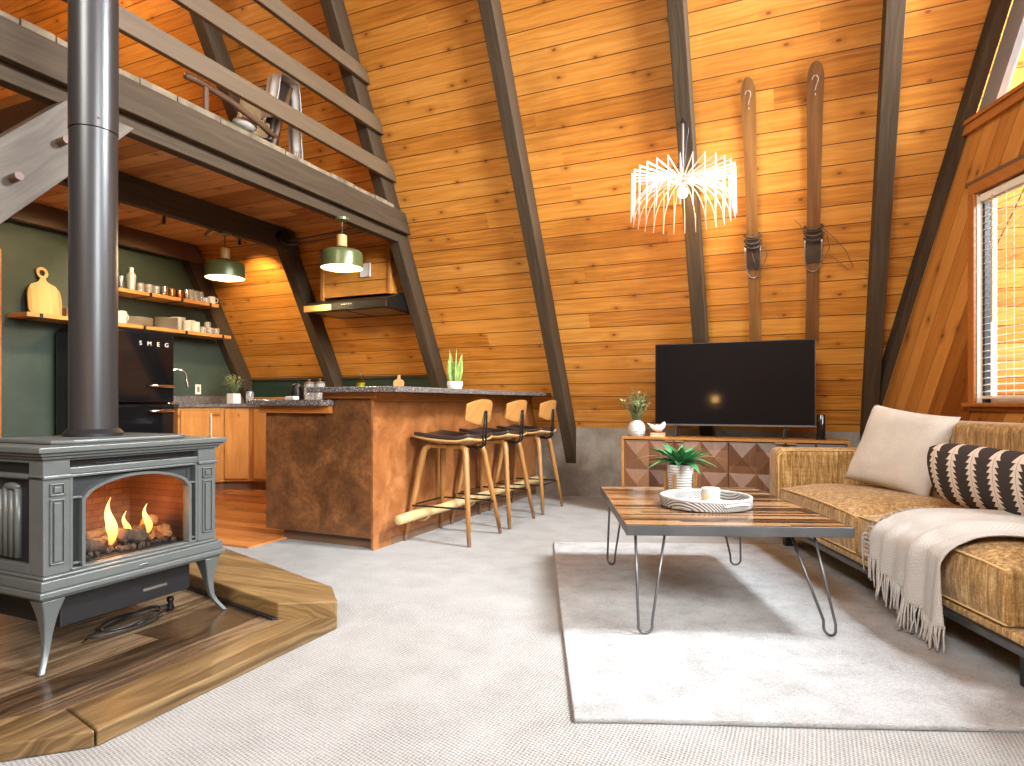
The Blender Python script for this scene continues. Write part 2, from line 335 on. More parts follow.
# ------------------------------------------------------------------ mesh helpers
class MB:
    def __init__(s): s.bm = bmesh.new()
    def box(s, lo, hi, mat=None):
        c = [(a + b) / 2 for a, b in zip(lo, hi)]; d = [abs(b - a) for a, b in zip(lo, hi)]
        m = Matrix.Translation(c) @ Matrix.Diagonal((*d, 1))
        if mat is not None: m = mat @ m
        bmesh.ops.create_cube(s.bm, size=1, matrix=m); return s
    def verts(s, vs, faces):
        v = [s.bm.verts.new(p) for p in vs]
        for f in faces:
            try: s.bm.faces.new([v[i] for i in f])
            except ValueError: pass
        return s
    def hexa(s, v8):   # 0-3 one end, 4-7 other end, same order
        return s.verts(v8, [(0, 1, 2, 3), (7, 6, 5, 4), (0, 4, 5, 1), (1, 5, 6, 2), (2, 6, 7, 3), (3, 7, 4, 0)])
    def prism(s, poly, ax, lo, hi):
        def P(p, t):
            return {'x': (t, p[0], p[1]), 'y': (p[0], t, p[1]), 'z': (p[0], p[1], t)}[ax]
        n = len(poly); vs = [P(p, lo) for p in poly] + [P(p, hi) for p in poly]
        return s.verts(vs, [tuple(range(n))[::-1], tuple(range(n, 2 * n))] + [(i, (i + 1) % n, n + (i + 1) % n, n + i) for i in range(n)])
    def tube(s, pts, r, seg=8, closed=False, cap=True):
        pts = [Vector(p) for p in pts]; n = len(pts); rings = []
        rs = r if hasattr(r, '__len__') else [r] * n
        prev = None
        for i, p in enumerate(pts):
            if closed: d = pts[(i + 1) % n] - pts[i - 1]
            else: d = pts[min(i + 1, n - 1)] - pts[max(i - 1, 0)]
            d = d.normalized() if d.length > 1e-9 else Vector((0, 0, 1))
            if prev is None:
                up = Vector((0, 0, 1)) if abs(d.z) < .9 else Vector((1, 0, 0)); a = d.cross(up).normalized()
            else:
                a = (prev - d * prev.dot(d)); a = a.normalized() if a.length > 1e-6 else d.orthogonal().normalized()
            prev = a; b = d.cross(a)
            rings.append([s.bm.verts.new(p + (a * math.cos(t) + b * math.sin(t)) * rs[i]) for t in (2 * math.pi * k / seg for k in range(seg))])
        m = n if closed else n - 1
        for i in range(m):
            A, B = rings[i], rings[(i + 1) % n]
            for k in range(seg):
                s.bm.faces.new((A[k], A[(k + 1) % seg], B[(k + 1) % seg], B[k]))
        if cap and not closed:
            s.bm.faces.new(rings[0][::-1]); s.bm.faces.new(rings[-1])
        return s
    def cyl(s, p0, p1, r0, r1=None, seg=20): return s.tube([p0, p1], [r0, r0 if r1 is None else r1], seg)
    def lathe(s, prof, c=(0, 0, 0), seg=28, sx=1, sy=1):
        rings = []
        for r, z in prof:
            if r < 1e-6: rings.append([s.bm.verts.new((c[0], c[1], c[2] + z))])
            else: rings.append([s.bm.verts.new((c[0] + r * sx * math.cos(2 * math.pi * k / seg), c[1] + r * sy * math.sin(2 * math.pi * k / seg), c[2] + z)) for k in range(seg)])
        for A, B in zip(rings, rings[1:]):
            for k in range(seg):
                q = [A[k % len(A)], A[(k + 1) % len(A)], B[(k + 1) % len(B)], B[k % len(B)]]
                u = []
                for v in q:
                    if v not in u: u.append(v)
                if len(u) > 2:
                    try: s.bm.faces.new(u)
                    except ValueError: pass
        return s
    def ball(s, c, r, sc=(1, 1, 1), u=16, v=10, rot=None):
        m = Matrix.Translation(c) @ (rot.to_4x4() if rot else Matrix.Identity(4)) @ Matrix.Diagonal((*sc, 1))
        bmesh.ops.create_uvsphere(s.bm, u_segments=u, v_segments=v, radius=r, matrix=m); return s
    def grid(s, f, nu, nv, thick=0.0):
        V = [[s.bm.verts.new(f(i / nu, j / nv)) for j in range(nv + 1)] for i in range(nu + 1)]
        for i in range(nu):
            for j in range(nv): s.bm.faces.new((V[i][j], V[i + 1][j], V[i + 1][j + 1], V[i][j + 1]))
        return s
    def leaf(s, base, d, L, wd, bend=.3, n=5, up=Vector((0, 0, 1)), cup=.25):
        d = Vector(d).normalized(); side = d.cross(up)
        side = side.normalized() if side.length > 1e-4 else Vector((1, 0, 0)); p = Vector(base); prev = None
        for i in range(n + 1):
            t = i / n; ww = wd * max(.02, math.sin(math.pi * (.08 + .92 * t) ** .75)) * (1 if t < 1 else .05)
            nrm = side.cross(d)
            row = [s.bm.verts.new(p - side * ww + nrm * ww * cup), s.bm.verts.new(p), s.bm.verts.new(p + side * ww + nrm * ww * cup)]
            if prev:
                for k in range(2): s.bm.faces.new((prev[k], prev[k + 1], row[k + 1], row[k]))
            prev = row; d = (d - Vector((0, 0, 1)) * bend / n).normalized(); p = p + d * L / n
        return s
    def jitter(s, a, fr=30):
        for v in s.bm.verts:
            v.co += v.normal * 0 + Vector(noise.noise_vector(v.co * fr)) * a
        return s
    def build(s, name, mat, parent=None, world=False, smooth=False, bevel=0, bseg=2, solid=0, sub=0, kind=None):
        bmesh.ops.recalc_face_normals(s.bm, faces=s.bm.faces)
        if world and parent is not None:
            s.bm.transform((Matrix.Translation(parent.location) @ parent.rotation_euler.to_matrix().to_4x4()).inverted())
        me = bpy.data.meshes.new(name); s.bm.to_mesh(me); s.bm.free()
        me.materials.append(mat if not isinstance(mat, str) else M[mat])
        if smooth:
            for p in me.polygons: p.use_smooth = True
            if smooth == 'auto':
                me.set_sharp_from_angle(angle=R(40))
        o = bpy.data.objects.new(name, me); COL.objects.link(o)
        if parent is not None: o.parent = parent
        if solid: mo = o.modifiers.new('solid', 'SOLIDIFY'); mo.thickness = solid; mo.offset = 0
        if bevel: mo = o.modifiers.new('bevel', 'BEVEL'); mo.width = bevel; mo.segments = bseg; mo.limit_method = 'ANGLE'; mo.angle_limit = R(35)
        if sub: mo = o.modifiers.new('sub', 'SUBSURF'); mo.levels = sub; mo.render_levels = sub
        if kind: o['kind'] = kind
        return o
def tag(o, label, cat, group=None):
    o['label'] = label; o['category'] = cat
    if group: o['group'] = group
    return o
def thing(name, label, cat, loc=(0, 0, 0), rz=0.0, group=None):
    o = bpy.data.objects.new(name, None); COL.objects.link(o); o.location = loc; o.rotation_euler = (0, 0, rz); o.empty_display_size = .1
    return tag(o, label, cat, group)
def struct_empty(name, loc=(0, 0, 0), rz=0.0):
    o = bpy.data.objects.new(name, None); COL.objects.link(o); o.location = loc; o.rotation_euler = (0, 0, rz); o['kind'] = 'structure'; return o
def dup(root, loc, rz=None, label=None, group=None):
    def cp(o, par):
        c = o.copy(); COL.objects.link(c)
        if par is not None: c.parent = par
        for ch in kids.get(o.name, []): cp(ch, c)
        return c
    kids = {}
    for o in list(COL.objects):
        if o.parent: kids.setdefault(o.parent.name, []).append(o)
    r = cp(root, None); r.location = loc
    if rz is not None: r.rotation_euler = (0, 0, rz)
    if label: r['label'] = label
    if group: r['group'] = group
    return r
def S(name, mb, mat, **k): return mb.build(name, mat, kind='structure', **k)
def arc(c, r, a0, a1, n): return [(c[0] + r * math.cos(a0 + (a1 - a0) * i / n), c[1] + r * math.sin(a0 + (a1 - a0) * i / n)) for i in range(n + 1)]

# ------------------------------------------------------------------ the room
K = CS / SN                                  # horizontal run per unit of height of the roof
YW, ZW = 6.52, .74; YR = 2.2
def yroof(z, off=0): return YW - (z - ZW) * K - off
ZR = ZW + (YW - YR) / K                      # ridge height
S('floor', MB().box((-7.2, -4, -.1), (4.6, 7.2, 0)), 'carpet')
S('floor', MB().prism([(-3.43, 3.24), (-3.43, 6.3), (-6.6, 6.3), (-6.6, 3.24)], 'z', .0005, .012), 'kfloor')
S('ground', MB().box((-20, -20, -.5), (24, 24, -.35)), 'ground')
# sloped plank wall and its mirror
S('wall_back', MB().prism([(YW, ZW), (YR, ZR), (YR, ZR + .3), (YW + .3, ZW)], 'x', -9.4, 5.2), 'roof')
yo = 2 * YR - YW
def yf_(z): return yo - .33 + (YR - yo + .33) * z / ZR
def slab(z0, z1, x0, x1): return MB().prism([(yf_(z0), z0), (yf_(z1), z1), (yf_(z1) - .12, z1), (yf_(z0) - .12, z0)], 'x', x0, x1)
S('wall_front', slab(0, ZR, -9.4, -2.6), 'roof_opp'); S('wall_front', slab(0, ZR, .6, 3.4), 'roof_opp')
S('wall_front', slab(0, 2.4, -2.6, .6), 'roof_opp'); S('wall_front', slab(4.9, ZR, -2.6, .6), 'roof_opp')
w4 = struct_empty('fill_window', (-1, yf_(3), 3))  # made-up roof window, added to let fill light in
mbw = MB()
for x0, x1 in ((-2.6, -2.54), (-1.03, -.97), (.54, .6)): mbw.prism([(yf_(2.4) + .01, 2.4), (yf_(4.9) + .01, 4.9), (yf_(4.9) - .09, 4.9), (yf_(2.4) - .09, 2.4)], 'x', x0, x1)
for z0, z1 in ((2.4, 2.46), (4.84, 4.9)): mbw.prism([(yf_(z0) + .01, z0), (yf_(z1) + .01, z1), (yf_(z1) - .09, z1), (yf_(z0) - .09, z0)], 'x', -2.6, .6)
mbw.build('frame', 'cedar', w4, world=True)
MB().verts([(-2.6, yf_(2.4) - .04, 2.4), (.6, yf_(2.4) - .04, 2.4), (.6, yf_(4.9) - .04, 4.9), (-2.6, yf_(4.9) - .04, 4.9)], [(0, 1, 2, 3)]).build('pane', 'clear', w4, world=True)
S('wall_knee', MB().box((-2.66, YW, 0), (.75, YW + .25, ZW)), 'concrete')
S('wall_kitchen', MB().box((-6.6, 6.19, 0), (-3.57, 6.3, 1.31)), 'knee_green')
S('trim_1', MB().box((-6.49, 6.165, 1.295), (-3.57, 6.235, 1.325)), 'dark_y')
S('wall_left', MB().prism([(yo - .4, 0), (6.75, 0), (6.75, .5), (5.45, 2.84), (-1.2, 2.84)], 'x', -6.75, -6.6), 'green')
S('wall_loft_end', MB().prism([(yo - .5, 2.5), (6.0, 2.5), (YR, ZR + .1)], 'x', -9.4, -9.25), 'roof')
S('trim_2', MB().box((-6.6, 3.22, 0), (-6.565, 3.36, 2.40)), 'cedar')           # door casing on the kitchen wall
S('door_1', MB().box((-6.6, 2.42, .012), (-6.575, 3.22, 2.3)).box((-6.6, 2.3, 0), (-6.565, 2.42, 2.40)).box((-6.6, 2.42, 2.3), (-6.565, 3.22, 2.4)), 'cedar')
# front wall under the glass: boards with the blinds window, in its own turned frame
fw = struct_empty('wall_right', (0, 0, 0), PA)
AW = 2.9
mb = MB(); W0, W1, WZ0, WZ1 = 2.3, 4.42, 1.0, 2.41
mb.box((AW, 1.24, 0), (AW + .12, W0, 2.87)); mb.box((AW, W1, 0), (AW + .12, 5.87, 2.87))
mb.box((AW, W0, 0), (AW + .12, W1, WZ0)); mb.box((AW, W0, WZ1), (AW + .12, W1, 2.87))
wallb = mb
# board material needs x along the wall, so rotate the coordinates with a turned object
wo = struct_empty('wall_right', (0, 0, 0), 0)
bpy.data.objects.remove(wo)
bmw = wallb.bm; bmw.transform(Matrix.Rotation(R(-90), 4, 'Z'))                  # (a,b) -> (b,-a)
o = S('wall_panel', wallb, 'prow', parent=fw); o.rotation_euler = (0, 0, R(90))
tr = MB().box((AW - .03, 1.24, 2.84), (AW + .14, 4.86, 2.90)).box((AW - .045, 1.24, 2.90), (AW + .14, 4.80, 2.925)); tr.bm.transform(Matrix.Rotation(R(-90), 4, 'Z'))
o = S('trim_3', tr, 'cedar', parent=None); o.rotation_euler = (0, 0, PA + R(90))
bb = MB().box((AW - .015, 1.3, 0), (AW, 5.8, .09)); bb.bm.transform(Matrix.Rotation(R(-90), 4, 'Z'))
o = S('baseboard_right', bb, 'cedar'); o.rotation_euler = (0, 0, PA + R(90))
# gable end filler beyond the junction, and the second glazed wall
def gz(a, b): return ZW + (YW - PW(a, b).y) / K
win = struct_empty('window_2', (0, 0, 0), PA)
def strip(b0, b1, a0, a1, o0, o1):   # a bar following the roof/front wall junction, o = horizontal offset inward
    vs = []
    for b in (b0, b1):
        for a, of in ((a0, o0), (a1, o0), (a1, o1), (a0, o1)):
            p = PW(a, b); z = ZW + (YW - p.y - of) / K; vs.append((a, b, z))
    return vs
MB().hexa(strip(4.83, 1.24, AW + .015, AW + .06, .108, .27)).build('frame', 'alu', win)
mb = MB()
for b in (1.27, 2.45, 3.7): mb.box((AW + .02, b - .03, 2.92), (AW + .08, b + .03, gz(AW, b) - .25))
mb.build('mullion', 'alu', win)
MB().verts([(AW + .05, 4.75, 2.9), (AW + .05, 1.24, 2.9), (AW + .05, 1.24, gz(AW, 1.24) - .3), (AW + .05, 4.75, gz(AW, 4.75) - .15)], [(0, 1, 2, 3)]).build('pane', 'clear', win)
apx = PW(AW, 1.24)
PB = math.atan2(-(apx.x - .62), (apx.y + 1.95))
win3 = struct_empty('window_3', (apx.x, apx.y, 0), 0)
end = Vector((.62, -1.95, 0)) - Vector((apx.x, apx.y, 0)); L = end.length; dn = end.normalized(); nn = Vector((-dn.y, dn.x, 0))
def bar(p0, p1, z0, z1, t=.05):
    a = dn * p0; b = dn * p1
    return [(*(a + nn * t).xy, z0), (*(a - nn * t).xy, z0), (*(b - nn * t).xy, z0), (*(b + nn * t).xy, z0), (*(a + nn * t).xy, z1), (*(a - nn * t).xy, z1), (*(b - nn * t).xy, z1), (*(b + nn * t).xy, z1)]
mb = MB()
for k in range(5):
    p = L * k / 4; y = apx.y + dn.y * p; ztop = min(ZR, ZW + (y - yo) / K)
    v = bar(max(0, p - .04), min(L, p + .04), 0, max(.3, ztop)); mb.hexa([v[0], v[1], v[2], v[3], v[4], v[5], v[6], v[7]])
v = bar(0, L * .75, 2.84, 2.94); mb.hexa(v)
mb.build('frame', 'dark_y', win3)
lw3 = MB().hexa(bar(0, L, 0, 1.15, .06)).build('wall_shading', 'cedar', kind='structure'); lw3.location = (apx.x, apx.y, 0)  # unseen low wall, added so the near floor falls into shade

# ------------------------------------------------------------------ rafters and beams
def rafter(x0, x1, label, ytop=YR + .02):
    zi = .35 + (YW - ytop) / K; zo = ZW + (YW - ytop) / K
    o = MB().prism([(YW, ZW), (YW, .35), (ytop, zi), (ytop, zo)], 'x', x0, x1).build('rafter', 'dark_r', bevel=.006)
    return tag(o, label, 'beam', 'rafters on the plank wall')
rafter(.545, .66, 'dark rafter rising right of the pair of skis')
rafter(-.83, -.712, 'dark rafter behind the white ring chandelier')
rafter(-2.26, -2.145, 'dark rafter with its foot on the concrete wall beside the bar stools')
rafter(-3.69, -3.575, 'dark rafter where the loft railing ends, beside the range hood')
rafter(-5.13, -5.01, 'dark rafter between the green pendant lamps, left of range hood')
rafter(-6.60, -6.485, 'dark brown rafter against green kitchen wall behind the shelf ends')
d = MB().hexa(strip(5.86, 1.30, AW - .055, AW + .012, .004, .105)); d.bm.transform(Matrix.Rotation(PA, 4, 'Z'))
tag(d.build('rafter', 'dark_r', bevel=.006), 'dark rafter in the corner where boarded window wall meets plank wall', 'beam', 'rafters on the plank wall')
o = MB().prism([(-.95, 2.69), (5.40, 2.69), (5.30, 2.885), (-.95, 2.885)], 'x', -3.57, -3.515).build('fascia_beam', 'dark_y', bevel=.005)
tag(o, 'long dark fascia board along the loft edge above the bar', 'beam')
o = MB().box((-3.66, -.95, 2.60), (-3.576, 5.26, 2.858)).build('tie_beam', 'dark_y', bevel=.005)
tag(o, 'darker tie beam tucked under the loft edge board', 'beam', 'tie beams under the loft')
o = MB().prism([(-.95, 2.63), (5.40, 2.63), (5.30, 2.858), (-.95, 2.858)], 'x', -5.005, -4.93).build('tie_beam', 'dark_y', bevel=.005)
tag(o, 'dark tie beam under loft carrying the left green pendant', 'beam', 'tie beams under the loft')
o = MB().prism([(2.43, 2.66), (5.42, 2.66), (5.30, 2.858), (2.43, 2.858)], 'x', -6.48, -6.41).build('tie_beam', 'brown_y', bevel=.005)
tag(o, 'brown tie beam along top of the green kitchen wall', 'beam', 'tie beams under the loft')
lf = thing('loft_floor', 'plank loft floor with chipped pale front edge', 'loft floor', (-5, 3.8, 2.86))
MB().prism([(2.42, 2.86), (yroof(2.86) - .004, 2.86), (yroof(2.93) - .004, 2.93), (2.42, 2.93)], 'x', -9.24, -3.577).build('planks', 'loftwood', lf, world=True)
mb = MB(); y = -.95
random.seed(3)
while y < 5.12:
    l = random.uniform(.12, .34); hh = random.uniform(.030, .040)
    y2 = min(y + l, 5.14); mb.box((-3.60, y, 2.887), (-3.527 + random.uniform(-.006, .006), y2 - .006, 2.887 + hh)); y = y2
mb.build('chipped_edge', 'cork_strip', lf, world=True, bevel=.003)
MB().box((-9.24, 2.385, 2.87), (-3.67, 2.419, 2.96)).build('edge_board', 'oak', lf, world=True)
MB().box((-6.59, 2.34, 2.76), (-3.67, 2.40, 2.858)).build('joist', 'brown_y', lf, world=True)
for (z0, z1, lab) in ((3.15, 3.285, 'lowest brown board of the loft railing'), (3.53, 3.665, 'middle brown board of the loft railing'), (3.91, 4.03, 'topmost brown board of the loft railing')):
    o = MB().prism([(-.6, z0), (yroof(z0) - .01, z0), (yroof(z1) - .01, z1), (-.6, z1)], 'x', -3.573, -3.53).build('railing_board', 'rail', bevel=.005)
    tag(o, lab, 'railing', 'loft railing boards')
# knee brace and its post
br = thing('knee_brace', 'weathered grey diagonal brace with two wooden pegs under loft beam, left', 'brace', (-3.5, 1.5, 1.8))
cy, cz = 2.30, 2.62
MB().prism([(2.09, 2.598), (2.47, 2.598), (2.30, 2.41), (.62, .62), (.62, 1.08)], 'x', -3.62, -3.50).build('board', 'brace', br, world=True, bevel=.004)
for (y, z) in ((1.838, 2.10), (2.058, 2.36)):
    MB().cyl((-3.51, y, z), (-3.43, y - .005, z + .004), .021, .020).build('peg', 'wood_peg', br, world=True, smooth='auto')
o = MB().box((-3.63, .48, 0), (-3.49, .62, 2.598)).build('timber_post', 'dark_r', bevel=.006)
tag(o, 'square dark timber post carrying the grey diagonal brace', 'post')

# ------------------------------------------------------------------ blinds window
wn1 = struct_empty('window_1', (0, 0, 0), PA)
mb = MB()                                     # wooden casing
mb.box((AW - .02, W0 - .06, WZ1), (AW + .0, W1 + .06, WZ1 + .07)); mb.box((AW - .02, W0 - .06, WZ0 - .05), (AW, W1 + .06, WZ0))
mb.box((AW - .02, W1, WZ0), (AW, W1 + .06, WZ1)); mb.box((AW - .02, W0 - .06, WZ0), (AW, W0, WZ1))
mb.build('frame', 'cedar', wn1, bevel=.004)
MB().box((AW + .001, W1 - .005, WZ0 + .004), (AW + .069, W1 - .0005, WZ1)).build('jamb_light', 'outlet', wn1)  # cream strip: light through the slats, put into the jamb colour
MB().box((AW - .05, W0 - .08, WZ0 - .022), (AW + .07, W1 + .08, WZ0 + .003)).build('sill', 'cedar', wn1, bevel=.004)
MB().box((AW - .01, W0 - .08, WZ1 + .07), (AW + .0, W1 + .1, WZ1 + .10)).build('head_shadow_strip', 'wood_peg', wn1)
mb = MB()
for b0, b1 in ((W0, W0 + .05), (W1 - .035, W1)): mb.box((AW + .07, b0, WZ0), (AW + .11, b1, WZ1))
mb.box((AW + .07, W0, WZ0), (AW + .11, W1, WZ0 + .045)); mb.box((AW + .07, W0, WZ1 - .04), (AW + .11, W1, WZ1))
mb.build('sash', 'pvc', wn1, bevel=.003)
MB().box((AW + .035, W1 - .030, WZ0), (AW + .069, W1 - .006, WZ1)).build('screen_stile', 'stove_dark', wn1)
MB().verts([(AW + .09, W0, WZ0), (AW + .09, W1, WZ0), (AW + .09, W1, WZ1), (AW + .09, W0, WZ1)], [(0, 1, 2, 3)]).build('pane', 'clear', wn1)
bl = thing('window_blind', 'cream horizontal slat blind hanging in the boarded wall window', 'blind', PW(AW + .035, 3.3, WZ0 + .01), PA)
mb = MB(); n = 29; H0 = WZ1 - .06
for i in range(n):
    z = .07 + i * (H0 - WZ0 - .09) / (n - 1)
    mb.box((-.022, -1.06, -.0009), (.022, 1.06, .0009), Matrix.Translation((0, .03, z)) @ Matrix.Rotation(R(-14), 4, 'Y'))
mb.build('slats', 'blind', bl)
MB().box((-.025, -1.03, H0 - WZ0 - .01), (.025, 1.10, H0 - WZ0 + .04)).build('headrail', 'blind', bl, bevel=.003)
MB().box((-.022, -1.03, .02), (.022, 1.09, .04)).build('bottom_rail', 'blind', bl, bevel=.004)
MB().cyl((-.03, .98, .52), (-.03, .98, H0 - WZ0), .005, seg=8).build('wand', 'shelf_wood', bl)
mb = MB()
for b in (-.6, .2, .86):
    for x in (-.024, .024): MB().cyl((x, b, .03), (x, b, H0 - WZ0), .0015, seg=5).build('cord', 'paper', bl)
# outside: a low stuccoed wall and the string lights below the roof overhang
gwp = PW(4.7, 7.2, 0)
o = MB().box((-.1, -2.7, 0), (.1, 2.7, 3.4)).build('garden_wall', 'stucco'); o.location = (gwp.x, gwp.y, -.35); o.rotation_euler = (0, 0, PA + R(8))
tag(o, 'pale stucco wall outside, seen through the window blind', 'wall')
sl = thing('string_lights', 'string of small round bulbs under the roof overhang outside upper window', 'string lights', (1.9, 5.0, 3.6))
pts = []
for i in range(25):
    t = i / 24; b = 5.0 - 3.1 * t; a = AW + .34 + .1 * math.sin(t * 9)
    p = PW(a, b); z = ZW + (YW - p.y) / K - .10 - .05 * math.sin(t * 30) ** 2; pts.append(Vector((p.x, p.y, z)))
MB().tube(pts, .004, 6).build('cable', 'black', sl, world=True)
for i in range(1, 24, 3):
    p = pts[i]
    MB().cyl(p, p + Vector((0, 0, -.035)), .009, seg=8).build('socket', 'black', sl, world=True)
    MB().ball(p + Vector((0, 0, -.055)), .024, u=12, v=8).build('bulb', 'bulb_out', sl, world=True, smooth=True)

# ------------------------------------------------------------------ hearth platform
hp = thing('hearth_platform', 'low octagonal wooden hearth platform under the grey stove', 'hearth', (-2.8, 1.8, 0))
XE, YB = -1.85, 2.78
cut = .34
MB().prism([(-2.07, 1.24), (-2.20, 1.10), (-3.9, 1.10), (-3.9, 2.54), (-2.80, 2.28), (-2.07, 2.115)], 'z', 0.001, .050).build('planks', 'hearth_in', hp, world=True)
MB().prism([(-2.07, 1.24), (-2.07, 2.12), (XE, 2.25), (XE, 1.19)], 'z', 0.001, .052).build('border_board', 'hearth_edge', hp, world=True, bevel=.006)
MB().prism([(-2.072, 1.235), (XE - .002, 1.185), (-2.12, .93), (-2.20, 1.10)], 'z', 0.001, .052).build('border_board', 'hearth_edge', hp, world=True, bevel=.006)
MB().prism([(-2.205, 1.10), (-2.125, .93), (-3.9, .93), (-3.9, 1.10)], 'z', 0.001, .052).build('border_board', 'hearth_beam', hp, world=True, bevel=.006)
MB().prism([(-2.07, 2.12), (-2.80, 2.29), (-3.9, 2.55), (-3.9, 2.98), (-3.2, 2.82), (-2.02, 2.42), (XE, 2.25)], 'z', .003, .124).build('timber', 'hearth_beam', hp, world=True, bevel=.008)
MB().prism([(-2.082, 2.098), (-2.80, 2.268), (-3.9, 2.53), (-3.9, 2.55), (-2.80, 2.29), (-2.072, 2.119)], 'z', .0505, .060).build('joint_strip', 'stove_dark', hp, world=True)

# ------------------------------------------------------------------ stove
X0, X1, Y0_, Y1_ = -2.96, -2.42, 1.37, 2.10; HZ = .051
st = thing('gas_stove', 'grey cast iron gas stove with arched glass door and lit fire', 'stove', (-2.69, 1.735, HZ))
def SB(name, boxes, mat, bevel=.004, par=None):
    mb = MB()
    for lo, hi in boxes: mb.box(lo, hi)
    return mb.build(name, mat, par or st, world=True, bevel=bevel)
def taper(zs, mat, name, bevel=.004):      # stacked slabs with their own outset
    mb = MB()
    for z0, z1, e in zs: mb.box((X0 - e, Y0_ - e, z0), (X1 + e, Y1_ + e, z1))
    return mb.build(name, mat, st, world=True, bevel=bevel, bseg=2)
taper([(.800, .812, .010), (.812, .824, .022), (.824, .845, .034)], 'stove', 'top')
MB().prism([(X0 + .06, Y0_ + .08), (X1 - .10, Y0_ + .08), (X1 - .06, Y0_ + .14), (X1 - .06, Y1_ - .14), (X1 - .10, Y1_ - .08), (X0 + .06, Y1_ - .08)], 'z', .8455, .862).build('top_plate', 'stove', st, world=True, bevel=.006)
taper([(.300, .312, .012), (.312, .335, .028), (.335, .372, .020), (.372, .384, .008)], 'stove', 'base', .005)
# shell: back, far side, floor and roof of the body with an open front
SB('body', [((X0, Y0_ + .02, .384), (X0 + .02, Y1_ - .02, .80)), ((X0, Y1_ - .02, .384), (X1 - .04, Y1_, .80)), ((X0, Y0_ + .03, .384), (X1 - .04, Y0_ + .04, .80)),
            ((X0, Y0_ + .03, .77), (X1 - .05, Y1_ - .02, .80)), ((X1 - .045, Y0_ + .09, .738), (X1 - .008, Y1_ - .09, .764)), ((X1 - .045, Y0_ + .09, .790), (X1 - .008, Y1_ - .09, .80))], 'stove')
SB('louver', [((X1 - .05, Y0_ + .09, .762), (X1 - .035, Y1_ - .09, .792)), ((X1 - .034, Y0_ + .20, .767), (X1 - .026, Y1_ - .22, .772))], 'stove_dark', .001)
for (ya, yb, nm) in ((Y0_, Y0_ + .092, 'pilaster'), (Y1_ - .092, Y1_, 'pilaster')):
    mb = MB().box((X1 - .09, ya, .384), (X1 - .004, yb, .80)); mb.box((X1 - .09, ya - .004, .728), (X1 + .006, yb + .004, .742))
    pil = mb.build(nm, 'stove', st, world=True, bevel=.004)
    ym = (ya + yb) / 2
    mb = MB()
    for z0, z1 in ((.42, .655), (.667, .712)):
        mb.box((X1 - .004, ym - .026, z0), (X1 + .003, ym - .020, z1)); mb.box((X1 - .004, ym + .020, z0), (X1 + .003, ym + .026, z1))
        mb.box((X1 - .004, ym - .026, z0), (X1 + .003, ym + .026, z0 + .006)); mb.box((X1 - .004, ym - .026, z1 - .006), (X1 + .003, ym + .026, z1))
        mb.box((X1 - .004, ym - .013, z0 + .012), (X1 + .004, ym + .013, z1 - .012))
    mb.build('molding', 'stove', pil, world=False, bevel=.0015) if False else mb.build('molding', 'stove', st, world=True, bevel=.0015)
# left side (towards camera): frame, louver, fluted drape panel
SB('side_frame', [((X0 + .02, Y0_, .384), (X0 + .09, Y0_ + .03, .80)), ((X0 + .02, Y0_, .384), (X1 - .09, Y0_ + .03, .42)), ((X0 + .02, Y0_, .725), (X1 - .09, Y0_ + .03, .745)), ((X0 + .02, Y0_ - .004, .728), (X1 - .004, Y0_ + .02, .740)), ((X0 + .02, Y0_, .785), (X1 - .09, Y0_ + .03, .80))], 'stove')
mb = MB(); mb.box((X0 + .09, Y0_ + .020, .42), (X1 - .09, Y0_ + .029, .725)); mb.box((X0 + .06, Y0_ + .020, .745), (X1 - .09, Y0_ + .029, .785)); mb.build('side_recess', 'stove_dark', st, world=True)
mb = MB(); xs = X0 + .115
for k in range(8):
    mb.cyl((xs + k * .035, Y0_ + .016, .435), (xs + k * .035, Y0_ + .016, .68 + .012 * (k % 2)), .013, .014, 10)
mb.ball((X0 + .15, Y0_ + .012, .695), .03, (1.6, .5, .5)); mb.ball((X0 + .33, Y0_ + .012, .695), .03, (1.6, .5, .5))
mb.build('side_panel', 'stove', st, world=True, smooth=True)
# door: outer frame, arch, mesh spandrels, glass, side slots
ya, yb, za, zb = Y0_ + .092, Y1_ - .092, .384, .738
SB('door_frame', [((X1 - .05, ya, za), (X1 - .006, ya + .012, zb)), ((X1 - .05, yb - .012, za), (X1 - .006, yb, zb)), ((X1 - .05, ya, za), (X1 - .006, yb, za + .010)), ((X1 - .05, ya, zb - .010), (X1 - .006, yb, zb))], 'stove', .003)
ga, gb = ya + .045, yb - .045; gm = (ga + gb) / 2
def arch(z0, zs, zt, y0, y1, n=18):
    pts = [(y0, z0)]
    for i in range(n + 1):
        t = i / n; y = y0 + (y1 - y0) * t; pts.append((y, zs + (zt - zs) * (1 - (2 * t - 1) ** 2) ** .62))
    pts.append((y1, z0)); return pts
ao = arch(za + .012, .645, .722, ga - .006, gb + .006); ai = arch(za + .012, .640, .712, ga + .006, gb - .006)
mb = MB()
nA = len(ao)
vs = [(X1 - .035, *p) for p in ao] + [(X1 - .035, *p) for p in ai] + [(X1 + .002, *p) for p in ao] + [(X1 + .002, *p) for p in ai]
fs = []
for i in range(nA - 1):
    fs += [(i, i + 1, nA + i + 1, nA + i), (2 * nA + i, 3 * nA + i, 3 * nA + i + 1, 2 * nA + i + 1), (i, 2 * nA + i, 2 * nA + i + 1, i + 1), (nA + i, nA + i + 1, 3 * nA + i + 1, 3 * nA + i)]
mb.verts(vs, fs).build('door_arch', 'stove', st, world=True, smooth='auto')
mb = MB(); top = zb - .010                                     # dark mesh between arch and frame
vs = [(X1 - .032, *p) for p in ao[1:-1]] + [(X1 - .032, p[0], top) for p in ao[1:-1]]; n = len(ao) - 2
